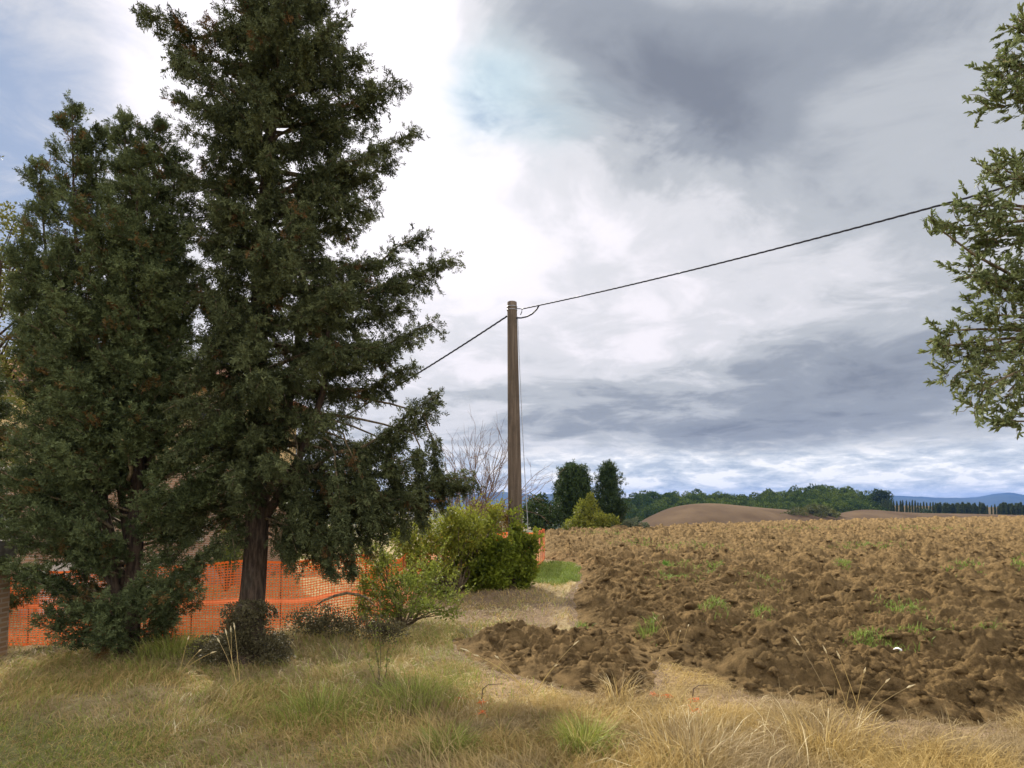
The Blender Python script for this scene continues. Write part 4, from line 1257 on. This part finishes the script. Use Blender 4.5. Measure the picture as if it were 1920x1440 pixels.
hill('brown_hill', [(1100, 1010), (1175, 996), (1205, 974), (1250, 953), (1290, 945), (1335, 943), (1380, 947), (1430, 952), (1480, 956), (1530, 961), (1600, 970), (1680, 985)], 250, 130, 330, -26, M['brown_hill'])
hill('brown_rise', [(1440, 1000), (1500, 980), (1545, 969), (1590, 958), (1625, 954), (1660, 958), (1720, 962), (1800, 963), (1920, 966), (2100, 968), (2300, 985)], 310, 200, 420, -26, M['brown_hill'])
hill('tan_rise', [(1560, 985), (1600, 960), (1650, 947), (1720, 948), (1780, 950), (1900, 951), (2100, 954), (2400, 975)], 440, 385, 560, -27, M['tan_field'])
WOOD = [(1100, 940), (1120, 938), (1165, 936), (1200, 930), (1240, 926), (1290, 924), (1330, 925), (1380, 930), (1410, 932), (1435, 925), (1470, 925), (1500, 918), (1530, 913), (1560, 917), (1600, 921), (1640, 926), (1662, 936), (1690, 952)]
def wood_ground(px, d): return np.interp(px, [p[0] for p in WOOD], [p[1] for p in WOOD])
hill('wooded_hill', [(p[0], p[1] + 25) for p in [(1020, 960)] + WOOD + [(1800, 975)]], 400, 300, 520, -27, M['far_hill'])

def woods():
    mb = MB(); bl = []
    for k in range(640):
        px = random.uniform(1125, 1672)
        row = random.random()
        yt = np.interp(px, [p[0] for p in WOOD], [p[1] for p in WOOD])
        py = yt + 4 + row * 36
        d = 405 - row * 85
        if px < 1230: py += row * 12
        r = random.uniform(2.0, 3.9)
        c = P(px, py + random.uniform(-2, 3), d)
        bl.append((c, np.array([r, r, r * random.uniform(.85, 1.35)])))
    leaf_blobs(mb, bl, 150000, 1.1, LEAF, 0.8, .3, .12, blobtone=.9)
    kind(mb.build('woodland', M['wood']), 'stuff')
    mb = MB(); bl = []
    for k in range(90):
        px = random.uniform(1462, 1572); u = (px - 1462) / 110
        h = math.sin(u * math.pi) ** .7
        py = 972 - 5 * u - random.random() * 19 * h
        c = P(px, py, 232 + random.random() * 14); r = random.uniform(.8, 1.4)
        bl.append((c, np.array([r, r, r])))
    leaf_blobs(mb, bl, 9000, .6, LEAF, .5, .3, .3, blobtone=.6)
    kind(mb.build('thicket', M['thicket']), 'stuff')
woods()

def cypress_row():
    protos = []
    for v in range(4):
        mb = MB()
        for k in range(90):
            u = k / 90; z = .4 + u * 7.2
            w = (.55 + .25 * v * .5) * math.sin(min(1, (1 - u) * 1.8 + .05) * math.pi / 2) * random.uniform(.6, 1.1)
            q = 7; az = RNG.random(q) * 6.28
            p = np.stack([np.cos(az) * w * RNG.random(q) ** .5, np.sin(az) * w * RNG.random(q) ** .5, z + RNG.normal(size=q) * .15], -1)
            add_sprays(mb, p, p * [1, 1, 0] + [0, 0, .9] + RNG.normal(size=(q, 3)) * .3, RNG.uniform(.6, 1.1, q), RNG.random(q) * .9)
        mb.tube([(0, 0, -2.0), (0, 0, 3)], [.16, .1], 6)
        me = mb.mesh('cypress_tree'); me.materials.append(M['far_cypress']); protos.append(me)
    def put(px, pyt, d, h, wide, label, group):
        o = bpy.data.objects.new('cypress_tree', protos[random.randrange(4)])
        COL.objects.link(o)
        top = P(px, pyt, d); s = h / 7.6
        o.location = (top[0], top[1], top[2] - h); o.scale = (s * wide, s * wide, s); o.rotation_euler = (0, 0, random.random() * 6)
        tag(o, label, 'tree', group)
    for k in range(19):
        px = 1654 + k * 5.6 + random.uniform(-1, 1)
        put(px, 938 + (px - 1650) * .06 + random.uniform(-1.5, 3), 330 + k, 7.2, .62, 'slim young cypress in the spaced row on the far ridge, right of the woodland', 'slim cypresses in the far row')
    px = 1758
    while px < 1935:
        thin = 1846 < px < 1876
        h = random.uniform(5.0, 6.8) if not thin else random.uniform(4.5, 6)
        put(px, 966.5 - h * F / 340 + random.uniform(-1, 1), 340 + random.uniform(-8, 8), h, random.uniform(1.0, 2.0) if not thin else .7, 'broad dark tree in the close far line below the blue hills at right', 'close line of far trees')
        px += random.uniform(2.6, 5.4) * (1.5 if thin else 1)
    mb = MB(); leaf_blobs(mb, [(P(1640 + k * 3.2, 930 + .45 * k, 345), np.array([2.2, 2.2, 4.0])) for k in range(9)], 2200, 1.0, LEAF, .5)
    kind(mb.build('tree_clump', M['mid_dark']), 'stuff')
    t = bush('far_bush', 'round dark bush on the far ridge at the right end of the slim cypress row', 'bush', 1735, 968, 325, [(1733, 960, 0, 2.4, 2, 2.2), (1741, 962, 0, 1.8, 2, 1.6)], 500, .7, M['mid_dark'], stems=False, gz=P(1735, 968, 325)[2])
cypress_row()

def farmhouse():
    d = 396
    c = P(1582, 930, d)
    t = thing('farmhouse', 'tiny farmhouse with red roof among the trees on the wooded hill', 'farmhouse', c)
    w = MB(); w.box(c + [-3.5, -2.5, -5], c + [3.5, 2.5, .6]); w.build('wall', M['plaster'], t)
    r = MB(); a = [c + [-4, -3, .6], c + [4, -3, .6], c + [4, 3, .6], c + [-4, 3, .6], c + [-4, 0, 2.2], c + [4, 0, 2.2]]
    r.add(a, [(0, 1, 5, 4), (2, 3, 4, 5)]); r.add(a, [(3, 0, 4), (1, 2, 5)]); r.build('roof', M['roof_tile'], t)
farmhouse()

def distant():
    prof = [(-360, 940), (-200, 934), (300, 936), (700, 934), (800, 931), (880, 929), (940, 926), (1000, 930), (1050, 929), (1120, 936), (1300, 940), (1500, 937), (1640, 930), (1700, 933), (1760, 936), (1830, 935), (1870, 930), (1893, 927), (1920, 931), (1980, 934), (2180, 930), (2290, 940)]
    px = np.linspace(-360, 2290, 500)
    py = np.interp(px, [p[0] for p in prof], [p[1] for p in prof]) + -3 + 1.4 * (fbm(px * .02, px * 0, 4, 3) - .5)
    D = 5600; nd = 14; V = []
    for x, yv in zip(px, py):
        top = P(x, yv, D)
        for j in range(nd):
            u = j / (nd - 1) * 2 - 1
            q = P(x, 940, D + u * 1100)
            z = -32 + (top[2] + 32) * (1 - u * u) ** .8 * (1 + 0.12 * (fbm(np.array([x * .03]), np.array([j * .8]), 3, 19)[0] - .5) * (abs(u) > .05))
            V.append((q[0], q[1], z))
    i = np.arange(499)[:, None] * nd; j = np.arange(nd - 1)[None]
    f = np.stack([i + j, i + nd + j, i + nd + j + 1, i + j + 1], -1).reshape(-1, 4)
    mb = MB(); mb.add(V, f)
    kind(mb.build('distant_hills', M['far_hill'], smooth=True), 'structure')
distant()

# ------------------------------------------------------------------ grass
def blades(mb, p, hgt_, head, lean, width, tone):
    """bent grass blades: root, middle and tip"""
    n = len(p)
    d = np.stack([np.cos(head), np.sin(head), 0 * head], -1); s = np.stack([-np.sin(head), np.cos(head), 0 * head], -1)
    up = np.array([0, 0, 1.0])
    ph = RNG.random(n) * 6.28
    s = np.stack([np.cos(ph), np.sin(ph), 0 * ph], -1)
    l = lean[:, None]; h = hgt_[:, None]; w = width[:, None]
    m1 = p + up * h * .45 + d * h * l * .22
    m2 = p + up * h * (.82 - .25 * l) + d * h * l * .66
    tp = p + up * h * (1.0 - .62 * l * l) + d * h * l * 1.15
    v = np.stack([p - s * w, p + s * w, m1 - s * w * .9, m1 + s * w * .9, m2 - s * w * .6, m2 + s * w * .6, tp], 1)
    q = np.array([[0, 1, 3, 2], [2, 3, 5, 4]]); t = np.array([[4, 5, 6]])
    off = (np.arange(n) * 7)[:, None, None]
    base = mb.n
    mb.add(v.reshape(-1, 3), (q[None] + off).reshape(-1, 4), np.repeat(tone, 7))
    mb.t.append((t[None] + off).reshape(-1, 3) + base)

def polar_points(n, r0, r1, a0=-46, a1=46):
    r = np.sqrt(r0 ** 2 + RNG.random(n) * (r1 ** 2 - r0 ** 2))
    a = R(a0) + RNG.random(n) * R(a1 - a0)
    return r * np.sin(a), r * np.cos(a)

def grass():
    dry, grn = MB(), MB()
    def lay(mb, n, r0, r1, dens, hmin, hmax, width, lean0, lean1, short=True, clump=1.4):
        x, y = polar_points(n, r0, r1)
        px, py = proj(x, y, 0 * x)
        k = dens(x, y, px, py) * (0.6 + .9 * sstep(.35, .65, fbm(x * clump, y * clump, 3, 101)))
        k = k * sstep(0.05, -0.12, field_sd(x, y))
        ok = RNG.random(n) < k
        x, y, px, py = x[ok], y[ok], px[ok], py[ok]
        m = len(x)
        z = hgt(x, y) - .02
        hh = (hmin + (hmax - hmin) * RNG.random(m) ** 1.8) * (0.55 + 0.9 * fbm(x * 1.2 + 9, y * 1.2, 3, 111))
        if short: hh = hh * (1 - .4 * pxmask(px, py, 60, 1410, 330, 85))
        hd = 6.28 * fbm(x * .55, y * .55, 2, 121) * 1.6 + RNG.normal(size=m) * 1.3
        blades(mb, np.stack([x, y, z], -1), hh, hd, RNG.uniform(lean0, lean1, m), width * RNG.uniform(.6, 1.4, m), np.clip(RNG.random(m) * .75 + .5 * (fbm(x * 2, y * 2, 2, 131) - .5) + .1, 0, 1))
    def golden(x, y, px, py):
        g = sstep(700, 860, px) * sstep(1290 + 0.03 * np.abs(px - 900), 1372, py)
        bare = zones(x, y)['z_bare']
        return g * np.clip(1.0 - 1.2 * bare, 0.16, 1)
    lay(dry, 165000, 4.6, 8.9, golden, .08, .26, .0036, .3, 1.15)
    lay(dry, 16000, 4.6, 8.6, golden, .22, .48, .0026, .35, 1.0)
    def straw(x, y, px, py):      # left: matted brown and straw grass
        g = sstep(900, 760, px)
        lawn_ = pxmask(px, py, 40, 1420, 330, 80)
        return g * np.clip(.75 - .7 * lawn_, 0, 1) * sstep(13.5, 11, y) * (1 - .5 * sstep(9.3, 10.0, y) * sstep(480, 380, px))
    lay(dry, 150000, 4.8, 12.5, straw, .08, .30, .0036, .5, 1.3)
    # matted litter of broken stems lying over the whole verge
    lay(dry, 190000, 4.6, 10.5, lambda x, y, px, py: .75 * (1 - .45 * sstep(900, 700, px)) * (1 - .6 * pxmask(px, py, 60, 1410, 330, 90)) * sstep(1195, 1230, py) * np.clip(1 - .55 * zones(x, y)['z_bare'], 0, 1), .05, .16, .0034, 1.0, 1.75, short=False)
    def greens(x, y, px, py):
        g = np.maximum.reduce([pxmask(px, py, 90, 1400, 360, 80) * .9, pxmask(px, py, 660, 1330, 230, 70) * .65, pxmask(px, py, 790, 1290, 130, 60) * .7, pxmask(px, py, 300, 1250, 260, 35) * .8, pxmask(px, py, 740, 1200, 200, 55) * .7, pxmask(px, py, 1050, 1390, 130, 45) * .45, pxmask(px, py, 840, 1400, 160, 50) * .6, pxmask(px, py, 700, 1420, 400, 60) * .5, .50 * sstep(900, 800, px) * sstep(1180, 1240, py)])
        return g
    lay(grn, 160000, 4.8, 12.5, lambda *a: greens(*a) * .85, .06, .26, .0036, .2, 1.1)
    # dry litter on the path below the pole
    def path(x, y, px, py):
        return 0.6 * np.maximum.reduce([pxmask(px, py, 900, 1150, 170, 45), pxmask(px, py, 860, 1190, 90, 40), pxmask(px, py, 1040, 1120, 60, 30) * .6, pxmask(px, py, 1120, 1215, 150, 18) * .3]) * .8
    lay(dry, 120000, 9, 19, path, .05, .22, .0065, .6, 1.4)
    lay(grn, 40000, 9, 19, lambda *a: path(*a) * .5, .05, .22, .006, .3, 1.2)
    # yard behind the net
    def yard(x, y, px, py): return sstep(760, 700, px) * .8
    lay(dry, 50000, 10.5, 22, yard, .06, .22, .008, .4, 1.2)
    kind(dry.build('dry_grass', M['dry_grass']), 'stuff'); kind(grn.build('green_grass', M['green_grass']), 'stuff')
    lw = MB()
    x, y = polar_points(60000, 17, 27, -3, 12)
    px, py = proj(x, y, 0 * x)
    ok = (sstep(1.05, .8, np.hypot((px - 1032) / 60, (py - 1078) / 25) + .5 * (fbm(x * 1.4, y * .7, 3, 201) - .5)) > RNG.random(len(x))) & (field_sd(x, y) < 0.05)
    x, y = x[ok], y[ok]; m = len(x)
    blades(lw, np.stack([x, y, hgt(x, y) - .01], -1), RNG.uniform(.05, .14, m), RNG.random(m) * 6.28, RNG.uniform(.1, .9, m), RNG.uniform(.006, .012, m), RNG.random(m))
    kind(lw.build('lawn', M['weed']), 'stuff')
    # thin weeds scattered through the ploughed land
    wd = MB()
    for px, py, rx, ry, q in ((1270, 1090, 40, 18, 900), (1200, 1030, 45, 6, 500), (1300, 1040, 60, 8, 600), (1620, 1038, 60, 6, 700), (1580, 1075, 14, 6, 220), (1810, 1085, 26, 10, 420), (1430, 1110, 30, 12, 260), (1690, 1165, 40, 10, 420), (1430, 1170, 16, 10, 200), (1340, 1170, 22, 14, 260), (1340, 1076, 20, 8, 260), (1620, 1222, 26, 8, 240), (1740, 1218, 46, 12, 420), (1850, 1224, 30, 9, 300), (1660, 1235, 24, 8, 160), (1480, 1000, 90, 4, 400), (1740, 1000, 80, 4, 300), (1910, 1080, 14, 9, 240), (1225, 1195, 10, 12, 160), (1090, 1180, 10, 6, 80), (1130, 1010, 50, 4, 300)):
        qx = px + RNG.normal(size=q) * rx * .6; qy = py + RNG.normal(size=q) * ry * .6
        pts = np.array([G(a, max(975, b)) for a, b in zip(qx, qy)])
        d = np.hypot(pts[:, 0], pts[:, 1])
        pts[:, 2] = np.maximum(hgt(pts[:, 0], pts[:, 1]), field_z(pts[:, 0], pts[:, 1])) - .01
        blades(wd, pts, RNG.uniform(.05, .16, q) * (1 + d / 90), RNG.random(q) * 6.28, RNG.uniform(.2, 1.1, q), .0035 * (1 + d / 9) * RNG.uniform(.7, 1.3, q), RNG.random(q))
    kind(wd.build('weeds', M['weed']), 'stuff')
grass()

def tuft(label, px, py, n, h, mat, spread, group=None, name='grass_tuft', lean=(.2, 1.0), w=.004):
    c = G(px, py); c[2] = hgt(c[0], c[1]) - .02
    mb = MB()
    p = c + np.stack([RNG.normal(size=n) * spread, RNG.normal(size=n) * spread, np.zeros(n)], -1)
    hd = np.arctan2(p[:, 1] - c[1], p[:, 0] - c[0]) + RNG.normal(size=n) * .5
    blades(mb, p, h * RNG.uniform(.5, 1.1, n), hd, RNG.uniform(lean[0], lean[1], n), w * RNG.uniform(.6, 1.3, n), RNG.random(n))
    tag(mb.build(name, M[mat]), label, 'grass tuft', group)

tuft('yellow green grass tuft among golden dry grass at the bottom, below the soil patch', 1095, 1405, 420, .40, 'green_grass', .10)
tuft('yellow green grass tuft at the bottom, left of the golden grass', 838, 1412, 360, .38, 'green_grass', .10)
tuft('large green tuft of arching grass in the verge left of the pale bare earth', 775, 1325, 420, .48, 'green_grass', .20)
tuft('broad yellowish grass tuft in the middle of the left verge', 600, 1345, 480, .42, 'green_grass', .24)
tuft('yellow grass tuft under the bushy cypress beside the ivy stump', 325, 1240, 600, .42, 'green_grass', .20)
tuft('rusty golden grass tuft at the bottom of the picture below the field edge', 1300, 1430, 800, .50, 'dry_grass', .28)
tuft('golden grass tuft leaning over the field edge at right', 1540, 1400, 420, .52, 'dry_grass', .22)
tuft('pale thin grass tuft at the edge of the soil patch', 1160, 1318, 90, .50, 'dry_grass', .06)
tuft('small green tuft growing on the ploughed field edge beside the path', 1215, 1205, 120, .45, 'weed', .07, lean=(.05, .6))

def stalks(label, px, py, n, tops, seed):
    """tall dry grass stems with seed heads"""
    c = G(px, py); c[2] = hgt(c[0], c[1]) - .02
    mb = MB()
    for tx, ty in tops:
        e = P(tx, ty, c[1]); b = c + np.array([random.uniform(-.12, .12), random.uniform(-.1, .1), 0])
        L = np.linalg.norm(e - b)
        q = curve_pts(b, e, (0, 0, .05 * L), 8)
        mb.tube(q, np.linspace(.0045, .003, 8), 4, .9)
        mb.tube(np.array([q[-1], q[-1] + (q[-1] - q[-2]) * .35, q[-1] + (q[-1] - q[-2]) * 1.0 + [0, 0, -.01]]), [.004, .011, .002], 5, .95)
    tag(mb.build('dry_stalk', M['dry_grass']), label, 'grass stalks')
stalks('tall pale seed stalks standing in front of the ivy covered stump', 440, 1300, 4, [(433, 1185), (440, 1180), (425, 1190), (412, 1205)], 1)
stalks('arching pale stalks below the bushy cypress', 330, 1280, 3, [(352, 1200), (372, 1222), (395, 1225)], 2)
stalks('long leaning straw stalks at the near edge of the soil patch', 990, 1300, 4, [(935, 1235), (900, 1232), (880, 1222), (1040, 1250), (1075, 1210)], 3)
stalks('straw stalks leaning over the ploughed earth at right', 1600, 1370, 4, [(1550, 1225), (1575, 1235), (1620, 1262), (1700, 1290), (1660, 1280), (1500, 1210)], 4)
stalks('straw stalks on the path beside the ploughed field', 1270, 1225, 3, [(1230, 1162), (1245, 1160), (1275, 1185), (1290, 1175)], 5)

# slender weed standing in the left verge
def slender_weed():
    D = 7.9
    b = P(712, 1345, D); b[2] = hgt(b[0], b[1])
    t = thing('slender_weed', 'slender branching green weed standing in the left verge', 'weed', b)
    st, lv = MB(), MB()
    for tx, ty in ((705, 1110), (712, 1085), (690, 1160), (725, 1150), (745, 1200), (680, 1200)):
        e = P(tx, ty, D + random.uniform(-.15, .15))
        q = curve_pts(b, e, RNG.normal(size=3) * .04, 9, .008); st.tube(q, np.linspace(.005, .0018, 9), 4)
        m = 60; u = .25 + .75 * RNG.random(m); ii = np.minimum(7, (u * 8).astype(int)); ft = (u * 8 - ii)[:, None]
        p = q[ii] * (1 - ft) + q[ii + 1] * ft
        scatter(lv, THIN[0] * [1, 1.6, 1], THIN[1], p, RNG.normal(size=(m, 3)) * .7 + [0, 0, .6], RNG.uniform(.02, .05, m), RNG.random(m))
    st.build('stem', M['twig'], t); lv.build('foliage', M['shrub_green'], t)
slender_weed()

# ------------------------------------------------------------------ small things lying about
def field_plant():
    c = G(1248, 1082); c[2] = field_z(np.array([c[0]]), np.array([c[1]]))[0]
    t = thing('young_plant', 'single round bright green plant growing on the ploughed field', 'plant', c)
    mb = MB(); leaf_blobs(mb, [(c + [0, 0, .14], np.array([.20, .18, .16])), (c + [0, 0, .27], np.array([.12, .12, .12])), (c + [.08, 0, .1], np.array([.16, .15, .1]))], 900, .075, THIN, .2, .9); mb.build('foliage', M['fresh'], t)
    s = MB()
    for k in range(9):
        s.tube([c + [0, 0, -.12], c + RNG.normal(size=3) * [.06, .06, .02] + [0, 0, .2]], [.007, .003], 4)
    s.build('stem', M['twig'], t)
field_plant()

def scraps():
    c = G(1682, 1254); c[2] = field_z(np.array([c[0]]), np.array([c[1]]))[0] + .06
    mb = MB(); n = 9
    u = np.linspace(-1, 1, n); V = []
    for k in range(n):
        for j, w in enumerate((-1, -.3, .35, 1)):
            V.append((c[0] + u[k] * .07, c[1] + w * .04 * (1 - .4 * u[k] ** 2), c[2] - .015 + .02 * math.sin(u[k] * 2.2 + 1) + .018 * math.cos(w * 2) + .01 * random.random()))
    i = np.arange(n - 1)[:, None] * 4; j = np.arange(3)[None]
    f = np.stack([i + j, i + 4 + j, i + 5 + j, i + j + 1], -1).reshape(-1, 4)
    mb.add(V, f); V2 = np.array(V) - [0, 0, .012]; mb.add(V2, f[:, ::-1])
    tag(mb.build('plastic_scrap', M['white_scrap'], smooth=True), 'small crumpled white scrap lying on the ploughed earth', 'litter')
    spots = [(905, 1322, 'torn orange net scrap in the dry grass beside the bent twig left'), (907, 1342, 'torn orange net scrap lowest in the dry grass, left of the soil patch end'), (862, 1314, 'faint orange net scrap furthest left on the bare earth'),
             (1225, 1312, 'orange net scrap just below the end of the soil patch'), (1253, 1316, 'long orange net scrap in the dry grass right of the soil patch end'), (1303, 1320, 'orange net scrap beside the bent twig right'), (1300, 1342, 'orange net scrap lowest of those near the right bent twig')]
    for px, py, lab in spots:
        c = G(px, py); c[2] = hgt(c[0], c[1]) + .04
        mb = MB(); th0 = random.random() * 3
        for k in range(7):
            o = c + RNG.normal(size=3) * [.035, .03, .015]
            a = th0 + (k % 2) * 1.57 + random.uniform(-.3, .3)
            d = np.array([math.cos(a), math.sin(a), random.uniform(-.2, .5)]) * random.uniform(.03, .06)
            mb.tube(curve_pts(o - d, o + d, (0, 0, .015), 4), .0038, 4)
        tag(mb.build('net_scrap', M['net']), lab, 'litter', 'orange net scraps in the dry grass')
    for px, py, tops, lab in ((902, 1318, ((905, 1292), (915, 1284), (945, 1282)), 'dark bent twig standing on the pale bare earth at left of the soil patch'), (1298, 1318, ((1300, 1292), (1310, 1285), (1340, 1284)), 'dark bent twig standing on the pale bare earth at the field edge')):
        b = G(px, py); b[2] = hgt(b[0], b[1]) - .02
        pts = np.array([b] + [P(x, y, b[1]) for x, y in tops])
        mb = MB(); mb.tube(pts, [.007, .006, .005, .0025], 6)
        tag(mb.build('bent_twig', M['rod'], smooth=True), lab, 'twig')
scraps()

# ------------------------------------------------------------------ air
def haze():
    m = bpy.data.materials.new('haze'); m.use_nodes = True
    T = NT(m.node_tree)
    v = T.n('ShaderNodeVolumePrincipled', {'Color': (0.12, 0.28, 0.70, 1), 'Density': 0.0001, 'Anisotropy': 0.0})
    o = T.n('ShaderNodeOutputMaterial'); T.t.links.new(v.outputs[0], o.inputs['Volume'])
    mb = MB(); mb.box((-7200, -7200, -36), (7200, 7200, 130))
    kind(mb.build('haze', m), 'stuff')
haze()
